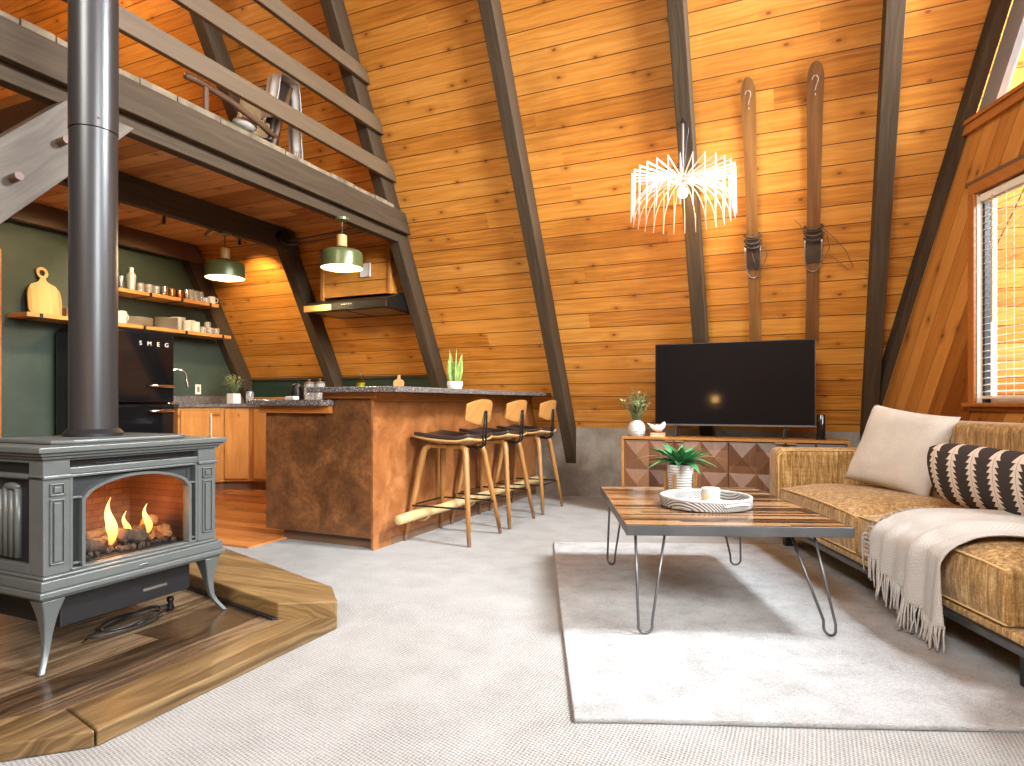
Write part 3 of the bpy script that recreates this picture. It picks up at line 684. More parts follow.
mb.verts(vs, [(i, i + 1, n + i + 1, n + i) for i in range(n - 1)])
mb.box((X1 - .036, ya + .012, za + .01), (X1 - .030, ga - .006, top)); mb.box((X1 - .036, gb + .006, za + .01), (X1 - .030, yb - .012, top))
mb.build('door_mesh', 'mesh_dark', st, world=True)
for z in (.405, .648):
    SB('door_bar', [((X1 - .03, ya + .012, z), (X1 - .008, ga, z + .008))], 'stove', .002); SB('door_bar', [((X1 - .03, gb, z), (X1 - .008, yb - .012, z + .008))], 'stove', .002)
MB().box((X1 - .005, gm - .02, .34), (X1 + .022, gm + .02, .356)).build('badge', 'raw_steel', st, world=True, bevel=.006)
MB().verts([(X1 - .025, *p) for p in ai], [tuple(range(len(ai)))]).build('glass', 'fireglass', st, world=True)
# firebox
fx0 = X0 + .10
fb = MB(); fb.box((fx0 - .01, ga - .03, .384), (fx0, gb + .03, .74)); fb.box((fx0, ga - .04, .384), (X1 - .04, ga - .03, .74)); fb.box((fx0, gb + .03, .384), (X1 - .04, gb + .04, .74))
fb.build('firebox', 'brick', st, world=True)
SB('firebox_floor', [((fx0, ga - .03, .386), (X1 - .04, gb + .03, .396))], 'stove_dark', 0); SB('firebox_top', [((fx0, ga - .03, .742), (X1 - .04, gb + .03, .75))], 'stove_dark', 0)
random.seed(11)
for (y0, y1, x0, x1, r, z, m_) in ((ga + .02, ga + .22, X1 - .11, X1 - .16, .035, .435, 'log'), (gm - .02, gm + .11, X1 - .10, X1 - .13, .030, .445, 'log'), (gm - .1, gm + .19, X1 - .22, X1 - .19, .036, .44, 'log'), (ga + .01, gm, X1 - .24, X1 - .22, .036, .44, 'log')):
    pts = [Vector((x0 + (x1 - x0) * t, y0 + (y1 - y0) * t, z + .01 * math.sin(t * 7))) for t in [i / 18 for i in range(19)]]
    MB().tube(pts, [r * random.uniform(.78, 1.12) for _ in pts], 12).jitter(.012, 45).build('log', m_, st, world=True, smooth=True)
mb = MB()
for i in range(11):
    mb.ball((X1 - .13 + random.uniform(-.03, .03), gb - .085 + random.uniform(-.05, .05), .43 + random.uniform(-.015, .06)), random.uniform(.020, .032), u=14, v=10)
mb.jitter(.014, 60).build('ember_lump', 'log_glow', st, world=True)
mb = MB()
for i in range(70):
    mb.ball((X1 - .065 - random.random() * .15, ga + .01 + random.random() * (gb - ga - .02), .402 + random.random() * .006), random.uniform(.007, .014), u=6, v=4)
mb.jitter(.006, 120).build('embers', 'log', st, world=True, kind='stuff')
fl = thing('flame', 'tallest yellow gas flame behind the stove glass', 'flame', (X1 - .10, gm - .06, .43), group='gas flames in the stove')
def flame(par, h, r):
    pts = []; rs = []
    for i in range(13):
        t = i / 12; pts.append(Vector((.012 * math.sin(t * 5), .014 * math.sin(t * 6 + 1) * t, t * h))); rs.append(max(.0008, r * (math.sin(math.pi * min(1, (t * .85 + .12))) ** 1.3) * (1 - t * .55)))
    MB().tube(pts, rs, 12).build('flame_tongue', 'flame', par, smooth=True)
flame(fl, .19, .026); flame(fl, .11, .018); COL.objects[-1] if False else None
for (y, h, r, lab, xx) in ((gm + .02, .11, .016, 'thin middle gas flame behind the stove glass', -.12), (gm + .105, .13, .019, 'right hand gas flame behind the stove glass', -.11)):
    f2 = thing('flame', lab, 'flame', (X1 + xx, y, .44), group='gas flames in the stove'); flame(f2, h, r)
lamp('fire_light', (X1 - .14, gm, .52), 5, (1, .42, .12), .05)
lamp('fire_light_low', (X1 - .09, gm - .05, .47), 2, (1, .45, .15), .04)
# apron, legs
SB('apron', [((X0 + .06, Y0_ + .09, .17), (X1 - .06, Y1_ - .09, .30))], 'stove_dark', .004)
SB('apron_plate', [((X1 - .06, gm + .05, .215), (X1 - .057, gm + .16, .225))], 'steel', 0)
def leg(cx, cy, sx, sy):
    mb = MB(); N = 10; prev = None
    for i in range(N + 1):
        t = i / N; z = .30 - (.30 - HZ - .001) * t
        wd = .020 + .060 * (1 - t) ** 2.6; off = .018 * math.sin(math.pi * t) * -1 + .022 * max(0, t - .75) * 4
        ring = []
        c0 = Vector((cx + sx * off, cy + sy * off))
        for (a, b) in ((0, 0), (1, 0), (1, 1), (0, 1)):
            ring.append(mb.bm.verts.new((c0.x - sx * a * wd, c0.y - sy * b * wd, z)))
        if prev:
            for k in range(4): mb.bm.faces.new((prev[k], prev[(k + 1) % 4], ring[(k + 1) % 4], ring[k]))
        else: mb.bm.faces.new(ring)
        prev = ring
    mb.bm.faces.new(prev); mb.build('leg', 'stove', st, world=True, bevel=.004, smooth='auto')
for (cx, sx) in ((X1 + .012, 1), (X0 - .012, -1)):
    for (cy, sy) in ((Y0_ - .012, -1), (Y1_ + .012, 1)): leg(cx, cy, sx, sy)
pp = thing('stove_pipe', 'tall round pewter grey stove pipe rising from the gas stove', 'stove pipe', (-2.735, 1.745, .8625))
MB().cyl((0, 0, .03), (0, 0, 1.29), .0895, seg=48).build('lower_pipe', 'pipe', pp, smooth='auto')
MB().cyl((0, 0, 1.294), (0, 0, ZR - 1.2), .0915, seg=48).build('upper_pipe', 'pipe', pp, smooth='auto')
MB().lathe([(.112, 0), (.112, .012), (.095, .03), (.089, .03)], seg=48).build('collar', 'stove_dark', pp, smooth='auto')
MB().ball((.086, -.035, 1.33), .005, u=8, v=6).build('rivet', 'steel', pp)
pts = []
for i in range(90):
    t = i / 89 * 5.2 * math.pi * 1.0
    pts.append((-2.60 + .075 * math.cos(t + .5) - .03 * math.sin(t * .31) , 1.80 + (.17 + .06 * math.sin(t * .7)) * math.sin(t) + .07 * math.sin(t * .23), .0585 + .006 * (1 + math.sin(t * 2.3)) + .004 * i / 90))
tag(MB().tube(pts, .0045, 7).build('power_cable', 'black', smooth=True), 'coiled black cable lying under the grey stove', 'cable')
mb = MB().lathe([(0, 0), (.016, 0), (.018, .01), (.010, .035), (.016, .045), (.014, .06), (0, .06)], (-2.62, 2.02, HZ), 14)
tag(mb.build('gas_valve', 'black_metal', smooth=True), 'small black valve on hearth planks under the stove', 'valve')
# ------------------------------------------------------------------ breakfast bar
isl = thing('breakfast_bar', 'mottled copper brown breakfast bar base beside the stools', 'bar counter', (-3.0, 4.9, 0))
MB().box((-2.95, 3.56, .08), (-2.625, 6.40, 1.07)).build('core', 'copper_dark', isl, world=True)
MB().box((-3.57, 3.60, .08), (-2.952, 5.30, .975)).build('base_unit', 'copper_dark', isl, world=True)
MB().prism([(-3.57, .08), (-2.626, .08), (-2.626, 1.072), (-3.04, 1.072), (-3.04, .982), (-3.57, .982)], 'y', 3.54, 3.559).build('end_panel', 'copper_dark', isl, world=True, bevel=.002)
MB().box((-2.624, 3.538, 0), (-2.605, 6.50, 1.074)).build('stool_side_panel', 'copper', isl, world=True, bevel=.002)
MB().box((-3.45, 3.60, 0), (-2.626, 3.62, .08)).box((-3.45, 3.62, 0), (-3.43, 5.3, .08)).build('toe_kick', 'wood_peg', isl, world=True)
MB().box((-2.604, 3.75, 0), (-2.600, 6.49, .055)).build('baseboard', 'wood_peg', isl, world=True, bevel=.002)
MB().box((-3.60, 3.50, .93), (-2.95, 3.538, .983)).build('edge_strip', 'cedar', isl, world=True, bevel=.003)
MB().box((-3.02, 3.51, 1.035), (-2.56, 3.537, 1.074)).box((-2.604, 3.54, 1.02), (-2.575, 6.30, 1.074)).build('top_strip', 'cedar', isl, world=True, bevel=.003)
o = MB().box((-3.10, 3.44, 1.075), (-2.35, 6.30, 1.113)).build('granite_worktop', 'granite', bevel=.006)
tag(o, 'raised speckled granite bar top above the stools', 'worktop')
o = MB().prism([(-3.68, 3.50), (-3.66, 3.44), (-2.98, 3.44), (-2.93, 3.49), (-2.93, 3.53), (-3.105, 3.53), (-3.105, 5.3), (-3.68, 5.3)], 'z', .984, 1.025).build('granite_worktop', 'granite', bevel=.006)
tag(o, 'lower granite worktop on left of the bar, holding jars', 'worktop')
fr = thing('foot_rail', 'pale peeled log foot rail along the bar beneath stools', 'foot rail', (-2.45, 5.0, .2))
pts = [(-2.455, 3.62 + 2.75 * i / 14, .205 + .004 * math.sin(i * 1.7)) for i in range(15)]
mb = MB().tube(pts, [.034 + .003 * math.sin(i * 2.1) for i in range(15)], 14); mb.ball((-2.455, 3.62, .205), .034, (1, .5, 1)); mb.build('log', 'foot_rail', fr, world=True, smooth=True)
for y in (4.02, 4.75, 5.45, 6.1):
    MB().tube([(-2.59, y, .14), (-2.56, y, .135), (-2.50, y, .14), (-2.46, y, .166)], .009, 8).build('bracket', 'brass', fr, world=True, smooth=True)
    MB().cyl((-2.591, y, .14), (-2.586, y, .14), .022).build('bracket_flange', 'brass', fr, world=True)

# stools
def make_stool(loc, label):
    t = thing('bar_stool', label, 'bar stool', loc, group='wooden bar stools')
    def seat(u, v, off=0):
        x = (u - .5) * .50; y = (v - .5) * .46
        rr = abs(2 * v - 1); k = 1 - .10 * (abs(2 * u - 1) ** 3) - .05 * (u); y *= k; x *= 1 - .10 * rr ** 3
        z = .742 - .035 * (u) - .030 * math.sin(math.pi * min(1, u * 1.15)) * (1 - .8 * rr ** 2) + .018 * rr ** 2 + (.028 * max(0, (u - .75) * 4) ** 2)
        return (x, y, z + off)
    MB().grid(lambda u, v: seat(u, v), 14, 12).build('seat_shell', 'plywood_edge', t, smooth=True, solid=.014)
    def pad(u, v):
        x, y, z = seat(u, v); e = min(u, 1 - u, v, 1 - v); return (x * .99, y * .995, z + .021 + .016 * min(1, e * 6) ** .5)
    MB().grid(pad, 18, 16).build('seat_pad', 'leather', t, smooth='auto', solid=.024, bevel=.005)
    mb = MB().box((-.15, -.14, .672), (.15, -.105, .700)).box((-.15, .105, .672), (.15, .14, .700)).box((-.02, -.15, .675), (.02, .15, .698))
    mb.build('seat_frame', 'leg_wood', t, bevel=.008)
    for sx in (-1, 1):
        for sy in (-1, 1):
            pts = [(sx * .09, sy * .120, .690), (sx * .135, sy * .128, .687), (sx * .166, sy * .137, .668), (sx * .177, sy * .144, .63), (sx * .217, sy * .197, .34), (sx * .258, sy * .25, .05)]
            lg = MB().tube(pts, [.015, .019, .023, .024, .0205, .0155], 12).build('leg', 'leg_wood', t, smooth=True)
            MB().tube([pts[-1], (sx * .2635, sy * .2555, .0008)], [.0150, .0135], 12).build('foot_tip', 'wood_peg', lg, smooth='auto')
    zr = .255; a, b = .232, .224
    mb = MB()
    for p0, p1 in (((-a, -b), (a, -b)), ((a, -b), (a, b)), ((a, b), (-a, b)), ((-a, b), (-a, -b))): mb.cyl((*p0, zr), (*p1, zr), .0065, seg=8)
    mb.build('foot_ring', 'black_metal', t)
    # back panel, curved in plan, six sided outline
    def bk(u, v, o=0):
        y = (u - .5) * .41; h = .5 * .185 * (1 - .38 * abs(2 * u - 1) ** 2.2); z = .932 + (2 * v - 1) * h + .006
        x = .222 - 1.05 * y * y + (z - .87) * .14 + .02
        return (x, y, z)
    mb = MB().grid(bk, 16, 6).build('backrest', 'oak', t, smooth=True, solid=.012, bevel=.002)
    for s in (-1, 1):
        y = s * .020
        MB().tube([(.13, y * 2, .683), (.215, y * 1.5, .672), (.252, y * 1.2, .700), (.256, y * 1.1, .76), (.262, y, .84), (.266, y * .7, .915), (.266, y * .2, .935)], .007, 8).build('back_bracket', 'black_metal', t, smooth=True)
    MB().cyl((.245, 0, .935), (.275, 0, .935), .012).build('bolt', 'black_metal', t)
    return t
sx_ = -2.325
st1 = make_stool((sx_, 4.155, 0), 'wooden bar stool with dark leather seat, nearest of the three')
dup(st1, (sx_, 4.84, 0), label='wooden bar stool with dark leather seat, middle of the three')
dup(st1, (sx_ + .005, 5.56, 0), label='wooden bar stool with dark leather seat, farthest, nearest the concrete wall')

# ------------------------------------------------------------------ kitchen
def cabinet(name, label, lo, hi, fronts, group=None):
    """lo/hi box; fronts: list of (face, a0, a1, z0, z1, kind, handle pos) on face 'x' (+X side) or 'y' (-Y side)"""
    t = thing(name, label, 'cabinet', ((lo[0] + hi[0]) / 2, (lo[1] + hi[1]) / 2, .0125), group=group)
    k = .05
    fx = fronts[0][0]
    toe_hi = (hi[0] - (k if fx == 'x' else 0), hi[1], .12); toe_lo = (lo[0], lo[1] + (k if fx == 'y' else 0), .0125)
    MB().box((lo[0], lo[1], .11), hi).build('body', 'oak_v', t, world=True)
    MB().box(toe_lo, (toe_hi[0], toe_hi[1], .11)).build('toe_kick', 'wood_peg', t, world=True)
    for (f, a0, a1, z0, z1, kd, hp_) in fronts:
        g = .004
        if f == 'x': b = ((hi[0], a0 + g, z0 + g), (hi[0] + .019, a1 - g, z1 - g)); hx = hi[0] + .019
        else: b = ((a0 + g, lo[1] - .019, z0 + g), (a1 - g, lo[1], z1 - g)); hy = lo[1] - .019
        dr = MB().box(*b).build(kd, 'oak_v' if kd == 'door' else 'oak', t, world=True, bevel=.004)
        mb = MB()
        if hp_ is not None:
            if kd == 'door':
                za, zb_ = z1 - .30, z1 - .04
                P = (lambda z, o: (hx + o, hp_, z)) if f == 'x' else (lambda z, o: (hp_, hy - o, z))
                mb.cyl(P(za, .028), P(zb_, .028), .007, seg=10); mb.cyl(P(za + .03, 0), P(za + .03, .028), .005, seg=8); mb.cyl(P(zb_ - .03, 0), P(zb_ - .03, .028), .005, seg=8)
            else:
                zm = (z0 + z1) / 2; am = (a0 + a1) / 2
                P = (lambda a, o: (hx + o, a, zm)) if f == 'x' else (lambda a, o: (a, hy - o, zm))
                mb.cyl(P(am - .06, .025), P(am + .06, .025), .006, seg=10); mb.cyl(P(am - .045, 0), P(am - .045, .025), .005, seg=8); mb.cyl(P(am + .045, 0), P(am + .045, .025), .005, seg=8)
            h = mb.build('handle', 'satin', None, smooth='auto'); h.parent = dr; h.matrix_parent_inverse = dr.matrix_world.inverted()
            h.data.transform(Matrix.Translation(-t.location)); 
    return t
cabinet('base_cabinet', 'honey wood sink cabinet right of the black fridge', (-6.58, 4.66, 0), (-5.93, 5.20, .955), [('x', 4.68, 5.08, .14, .93, 'door', 5.04)])
cr = thing('corner_cabinet', 'honey wood corner cabinet at bend of the kitchen counter', 'cabinet', (-6.1, 5.6, .0125))
MB().prism([(-6.58, 5.204), (-5.93, 5.204), (-5.93, 5.27), (-5.70, 5.40), (-5.64, 5.40), (-5.64, 6.17), (-6.58, 6.17)], 'z', .11, .955).build('body', 'oak_v', cr, world=True)
MB().prism([(-6.58, 5.204), (-5.98, 5.204), (-5.98, 5.29), (-5.72, 5.45), (-5.64, 5.45), (-5.64, 6.17), (-6.58, 6.17)], 'z', .0125, .11).build('toe_kick', 'wood_peg', cr, world=True)
mb = MB(); p0 = Vector((-5.925, 5.263)); p1 = Vector((-5.70, 5.389)); dd = (p1 - p0).normalized(); nn2 = Vector((dd.y, -dd.x))
q = [p0 + nn2 * .001, p1 + nn2 * .001, p1 + nn2 * .02, p0 + nn2 * .02]
mb.prism([tuple(v) for v in q], 'z', .14, .93).build('door', 'oak_v', cr, world=True, bevel=.004)
cabinet('base_cabinet', 'honey wood cabinet run with drawers below roof slope, behind the bar', (-5.635, 5.40, 0), (-4.60, 6.17, .955),
        [('y', -5.62, -5.28, .14, .93, 'door', -5.33)] + [('y', -5.28, -4.62, z0, z1, 'drawer', 0) for z0, z1 in ((.14, .36), (.36, .56), (.56, .75), (.75, .93))])
rg = thing('kitchen_range', 'black slide-in cooking range below the hood', 'stove', (-4.2, 5.75, .0125))
MB().box((-4.595, 5.39, .0125), (-3.80, 6.17, .97)).build('body', 'black_gloss', rg, world=True, bevel=.005)
MB().box((-4.55, 5.375, .25), (-3.85, 5.389, .80)).build('oven_door', 'black_gloss', rg, world=True, bevel=.004)
MB().cyl((-4.5, 5.34, .76), (-3.9, 5.34, .76), .01).cyl((-4.45, 5.34, .76), (-4.45, 5.375, .76), .008).cyl((-3.95, 5.34, .76), (-3.95, 5.375, .76), .008).build('handle', 'steel', rg, world=True)
wt = thing('kitchen_worktop', 'speckled granite worktop along the green wall and under the slope', 'worktop', (-6.2, 5.3, .956))
MB().prism([(-6.59, 4.65), (-5.90, 4.65), (-5.90, 5.25), (-5.68, 5.37), (-4.60, 5.37), (-4.60, 6.185), (-6.59, 6.185)], 'z', .956, .996).build('slab', 'granite', wt, world=True, bevel=.005)
MB().box((-6.598, 4.65, .997), (-6.575, 6.16, 1.09)).build('backsplash', 'granite', wt, world=True, bevel=.003)
MB().box((-6.57, 6.16, .997), (-3.72, 6.184, 1.08)).build('backsplash_board', 'oak', wt, world=True, bevel=.003)
# faucet
fc = thing('kitchen_faucet', 'curved chrome gooseneck kitchen faucet against green wall', 'faucet', (-6.42, 4.93, .997))
pts = [(0, 0, 0), (0, 0, .22)] + [(.09 - .09 * math.cos(t), 0, .30 + .09 * math.sin(t)) for t in [math.pi * i / 12 for i in range(13)]] + [(.185, .0, .26), (.19, 0, .22)]
pts = [Vector((p[0] * .45, p[0] * .9, p[2])) for p in pts]
MB().tube(pts, .012, 12).build('spout', 'chrome', fc, smooth=True)
MB().cyl(pts[-1] + Vector((-.004, -.008, .06)), pts[-1] + Vector((.002, .004, -.03)), .014, .018, 14).build('spray_head', 'chrome', fc, smooth='auto')
MB().lathe([(.028, 0), (.028, .01), (.016, .03), (.013, .06)], seg=20).build('base', 'chrome', fc, smooth='auto')
MB().cyl((0, -.01, .06), (.03, -.07, .10), .006, seg=8).build('lever', 'chrome', fc)
ou = thing('wall_outlet', 'ivory outlet plate on green wall above the kitchen backsplash', 'outlet', (-6.598, 5.46, 1.17))
MB().box((0, -.04, -.06), (.006, .04, .06)).build('plate', 'outlet', ou, bevel=.002); MB().box((.006, -.017, -.034), (.009, .017, .034)).build('switch', 'brass', ou, bevel=.001)
# plant, bottle on kitchen counter
random.seed(21)
def sprig_plant(name, label, cat, loc, pot, stems, h, spread, leafm, leafL, leafW, group=None, pt=None):
    t = thing(name, label, cat, loc, group=group)
    pot(t)
    mb = MB(); ms = MB()
    for s in range(stems):
        az = random.uniform(0, 2 * math.pi); sp = spread * random.random() ** .6; hh = h * random.uniform(.6, 1)
        top = Vector((math.cos(az) * sp, math.sin(az) * sp, hh)); b0 = Vector((math.cos(az) * .012, math.sin(az) * .012, pt))
        pts = [b0 + (top - b0) * (i / 5) + Vector((0, 0, .12 * hh * math.sin(math.pi * i / 5) * .4)) for i in range(6)]
        ms.tube(pts, .0018, 5)
        for i in range(1, 13):
            f = i / 12; k = f * 5; i0 = min(4, int(k)); p = pts[i0].lerp(pts[i0 + 1], k - i0)
            a2 = random.uniform(0, 2 * math.pi); dr = Vector((math.cos(a2), math.sin(a2), random.uniform(.1, 1.2)))
            mb.leaf(p, dr, leafL * random.uniform(.7, 1.2), leafW, .4, 4)
    ms.build('stems', leafm, t); mb.build('foliage', leafm, t)
    return t
def pot_square(t): MB().box((-.055, -.055, 0), (.055, .055, .12)).build('pot', 'white_ceramic', t, bevel=.006); MB().box((-.048, -.048, .119), (.048, .048, .123)).build('soil', 'soil', t)
sprig_plant('potted_plant', 'bushy pale herb in square white pot at kitchen counter corner', 'plant', (-6.05, 5.50, .997), pot_square, 26, .33, .13, 'leaf_pale', .055, .014, pt=.12)
jr = thing('glass_jar', 'small clear glass jar beside the square white herb pot', 'jar', (-5.92, 5.62, .997))
MB().lathe([(0, .002), (.042, .002), (.045, .01), (.045, .12), (.038, .14), (.038, .15)], seg=24).build('glass', 'tumbler', jr, smooth='auto'); MB().lathe([(0, .151), (.04, .151), (.04, .168), (0, .17)], seg=24).build('lid', 'black_metal', jr, smooth='auto')

# fridge
FX, FY0, FY1, FZ = -5.87, 3.80, 4.58, 1.73
fg = thing('refrigerator', 'tall rounded glossy black retro fridge with light letters', 'refrigerator', (-6.2, 4.19, .0125))
MB().box((-6.56, FY0, .05), (FX - .07, FY1, FZ)).build('body', 'black_gloss', fg, world=True, bevel=.05, bseg=5, smooth='auto')
MB().box((FX - .065, FY0, 1.005), (FX, FY1, FZ)).build('freezer_door', 'black_gloss', fg, world=True, bevel=.028, bseg=5, smooth='auto')
MB().box((FX - .065, FY0, .10), (FX, FY1, .995)).build('door', 'black_gloss', fg, world=True, bevel=.028, bseg=5, smooth='auto')
MB().box((-6.5, FY0 + .03, .0125), (FX - .08, FY1 - .03, .05)).build('plinth', 'black', fg, world=True)
MB().tube([(FX + .005, 4.27, 1.175), (FX + .045, 4.30, 1.178), (FX + .05, 4.40, 1.175), (FX + .045, 4.54, 1.172), (FX + .0, 4.565, 1.172)], [.010, .013, .018, .016, .012], 10).build('handle', 'chrome', fg, world=True, smooth=True)
MB().tube([(FX + .005, 4.27, .93), (FX + .045, 4.30, .925), (FX + .05, 4.40, .925), (FX + .045, 4.54, .928), (FX + .0, 4.565, .928)], [.010, .013, .018, .016, .012], 10).build('handle', 'chrome', fg, world=True, smooth=True)
MB().box((FX - .02, FY0 + .09, 1.04), (FX + .001, FY0 + .10, 1.62)).build('door_seam_trim', 'chrome', fg, world=True) if False else None
fcu = bpy.data.curves.new('logo', 'FONT'); fcu.body = 'SMEG'; fcu.size = .060; fcu.extrude = .003; fcu.space_character = 2.9; fcu.align_x = 'CENTER'
tmp = bpy.data.objects.new('tmp', fcu); COL.objects.link(tmp); dg = bpy.context.evaluated_depsgraph_get(); me = bpy.data.meshes.new_from_object(tmp.evaluated_get(dg))
bpy.data.objects.remove(tmp); me.transform(Matrix.Rotation(R(90), 4, 'Z') @ Matrix.Rotation(R(90), 4, 'X')); me.materials.clear(); me.materials.append(M['white_ceramic'])
lg = bpy.data.objects.new('logo_letters', me); COL.objects.link(lg); lg.parent = fg; lg.location = Vector((FX + .004, 4.345, 1.575)) - fg.location

# shelves with brackets
def shelf(label, y0, y1, z, x1=-6.29):
    t = thing('wall_shelf', label, 'shelf', (-6.45, (y0 + y1) / 2, z), group='wooden kitchen shelves')
    MB().box((-6.598, y0, z - .038), (x1, y1, z)).build('board', 'shelf_wood', t, world=True, bevel=.003)
    n = 5 if y1 - y0 > 2 else 4
    for i in range(n):
        y = y0 + .12 + (y1 - y0 - .24) * i / (n - 1)
        MB().box((-6.598, y - .014, z - .043), (x1 + .004, y + .014, z - .039)).box((x1, y - .014, z - .043), (x1 + .004, y + .014, z - .002)).build('bracket', 'black_metal', t, world=True)
    return t
ZU, ZLs = 2.185, 1.825
shelf('upper wooden shelf of mugs and glasses on the green wall', 4.12, 5.50, ZU)
shelf('long lower wooden shelf of plates above the fridge', 3.42, 5.68, ZLs)
XS = -6.42
# board and small block on lower shelf, left
cb = thing('cutting_board', 'pale wooden paddle cutting board leaning on the green wall', 'cutting board', (-6.50, 3.70, ZLs + .001))
out = []
for i in range(41):
    t = math.pi * (-.5 + 1.0 * i / 40)
hw, hh = .150, .33
outl = [(-hw * .86, 0), (hw * .86, 0), (hw, .06), (hw, .20), (hw * .93, .26), (hw * .7, .305), (hw * .35, .33), (.033, .345), (.024, .37)] + [(.052 * math.cos(t), .425 + .052 * math.sin(t)) for t in [R(-45 + 270 * i / 14) for i in range(15)]] + [(-.024, .37), (-.033, .345), (-hw * .35, .33), (-hw * .7, .305), (-hw * .93, .26), (-hw, .20), (-hw, .06)]
# punch the hanging hole by bridging an outer and inner ring for the handle
mb = MB(); mb.prism([p for p in outl if p[1] <= .371], 'x', -.009, .009)
ro = [(.052 * math.cos(t), .425 + .056 * math.sin(t)) for t in [2 * math.pi * i / 24 for i in range(24)]]; ri = [(.026 * math.cos(t), .425 + .030 * math.sin(t)) for t in [2 * math.pi * i / 24 for i in range(24)]]
vs = [(x, *p) for x in (-.009, .009) for r_ in (ro, ri) for p in r_]; fs = []
for i in range(24):
    j = (i + 1) % 24; fs += [(i, j, 24 + j, 24 + i), (48 + i, 72 + i, 72 + j, 48 + j), (i, 48 + i, 48 + j, j), (24 + i, 24 + j, 72 + j, 72 + i)]
mb.verts(vs, fs); b_ = mb.build('board', 'board_wood', cb, smooth='auto'); b_.rotation_euler = (0, R(-9), 0)
o = MB().box((-.035, -.05, 0), (.035, .05, .085)).build('wooden_block', 'wood_peg', bevel=.003); o.location = (-6.36, 3.83, ZLs + .001)
tag(o, 'small brown wooden box before the paddle board', 'box')

def lathe_thing(name, label, cat, loc, prof, mat, group=None, seg=24):
    o = MB().lathe(prof, seg=seg).build(name, mat, smooth='auto'); o.location = loc; return tag(o, label, cat, group)
def mugP(r, h): return [(0, .002), (r * .92, 0), (r, .008), (r, h), (r - .004, h), (r - .005, .01), (0, .009)]
def mug(loc, label, r=.042, h=.085, ang=0, mat='cream_ceramic', group=None, name='mug'):
    t = thing(name, label, 'mug', loc, ang, group=group)
    MB().lathe(mugP(r, h), seg=24).build('cup', mat, t, smooth='auto')
    MB().tube([(0, r - .003, h * .8), (0, r + .018, h * .82), (0, r + .028, h * .55), (0, r + .018, h * .25), (0, r - .003, h * .22)], .0055, 8).build('handle', mat, t, smooth=True)
    return t
# upper shelf
lathe_thing('canister', 'dark round canister at left end of the upper shelf', 'canister', (XS, 4.29, ZU + .001), [(0, 0), (.055, 0), (.058, .01), (.055, .17), (.035, .215), (.0, .22)], 'black')
sh = thing('cocktail_shaker', 'tall steel cocktail shaker on the upper shelf', 'shaker', (XS + .03, 4.47, ZU + .001))
MB().lathe([(0, 0), (.032, 0), (.044, .14), (.045, .145), (0, .146)], seg=24).build('cup', 'satin', sh, smooth='auto'); MB().lathe([(.045, .147), (.040, .175), (.024, .20), (.024, .245), (.019, .25), (0, .252)], seg=24).build('cap', 'satin', sh, smooth='auto')
lathe_thing('metal_tumbler', 'plain steel tumbler just left of cocktail shaker', 'tumbler', (XS - .05, 4.41, ZU + .001), mugP(.040, .15), 'steel')
random.seed(5)
gl_labs = ('clear glass immediately right of steel shaker on upper shelf', 'clear glass at the back, second right of steel shaker', 'clear glass in the middle of the five beside the shaker', 'clear glass at the back, fourth right of the shaker', 'clear glass just left of the first steel mug')
for i, (y, x) in enumerate(((4.57, .04), (4.62, -.05), (4.66, .05), (4.71, -.04), (4.75, .04))):
    lathe_thing('drinking_glass', gl_labs[i], 'glass', (XS + x, y, ZU + .001), mugP(.034, .10 + .01 * (i % 2)), 'tumbler', 'clear glasses beside the shaker')
mug((XS + .04, 4.845, ZU + .001), 'steel mug left of the copper ones on upper shelf', .040, .11, 1.2, 'chrome')
for y, lab in ((4.945, 'copper mug nearest the steel mugs on upper shelf'), (5.045, 'copper mug on the right, by the tall clear glasses')):
    mug((XS + .03, y, ZU + .001), lab, .040, .10, .7, 'copper_mug', 'copper mugs on the upper shelf')
mug((XS + .03, 5.135, ZU + .001), 'tall cylindrical steel mug between copper mug and clear glasses', .038, .125, 2.2, 'chrome')
for y, wl in ((5.19, 'left of three'), (5.255, 'middle of three'), (5.32, 'right of three')):
    lathe_thing('wine_tumbler', 'stemless clear glass, ' + wl + ' before the white cups on upper shelf', 'glass', (XS + .04, y, ZU + .001), [(0, 0), (.028, 0), (.035, .05), (.033, .09), (.026, .13), (.024, .13), (.031, .09), (.032, .05), (.026, .006), (0, .006)], 'tumbler', 'stemless glasses on the upper shelf')
mug((XS + .07, 5.37, ZU + .001), 'small white cup left of the last cup on upper shelf', .034, .06, 1.0, 'white_ceramic')
mug((XS + .07, 5.445, ZU + .001), 'white cup at the right end of the upper shelf', .042, .085, -.6, 'white_ceramic')
# lower shelf
mug((XS + .06, 4.33, ZLs + .001), 'white patterned mug at left of the plate stacks', .060, .125, 0, 'white_ceramic')
ORD = ['bottom', 'second', 'third', 'fourth', 'fifth', 'sixth', 'seventh', 'eighth']
def plates(y, n, r, dz, lab, grp, x=0.0):
    for i in range(n):
        z = ZLs + .001 + i * dz
        lab_i = ('bottom ' + lab) if i == 0 else ('topmost ' + lab) if i == n - 1 else lab + ', ' + ORD[i] + ' from bottom'
        rr_ = r * random.uniform(.97, 1.0)
        lathe_thing('plate', lab_i, 'plate', (XS + x, y, z), [(0, 0), (r * .62, 0), (rr_ * .96, dz * .50), (rr_, dz * .62), (rr_ * .985, dz * .72), (r * .6, .0035), (0, .0035)], 'cream_ceramic', grp, 32)
plates(4.565, 6, .148, .0155, 'cream dinner plate in the wide left stack on lower shelf', 'left stack of plates')
plates(4.905, 8, .122, .0165, 'cream side plate in the narrower right stack on lower shelf', 'right stack of plates')
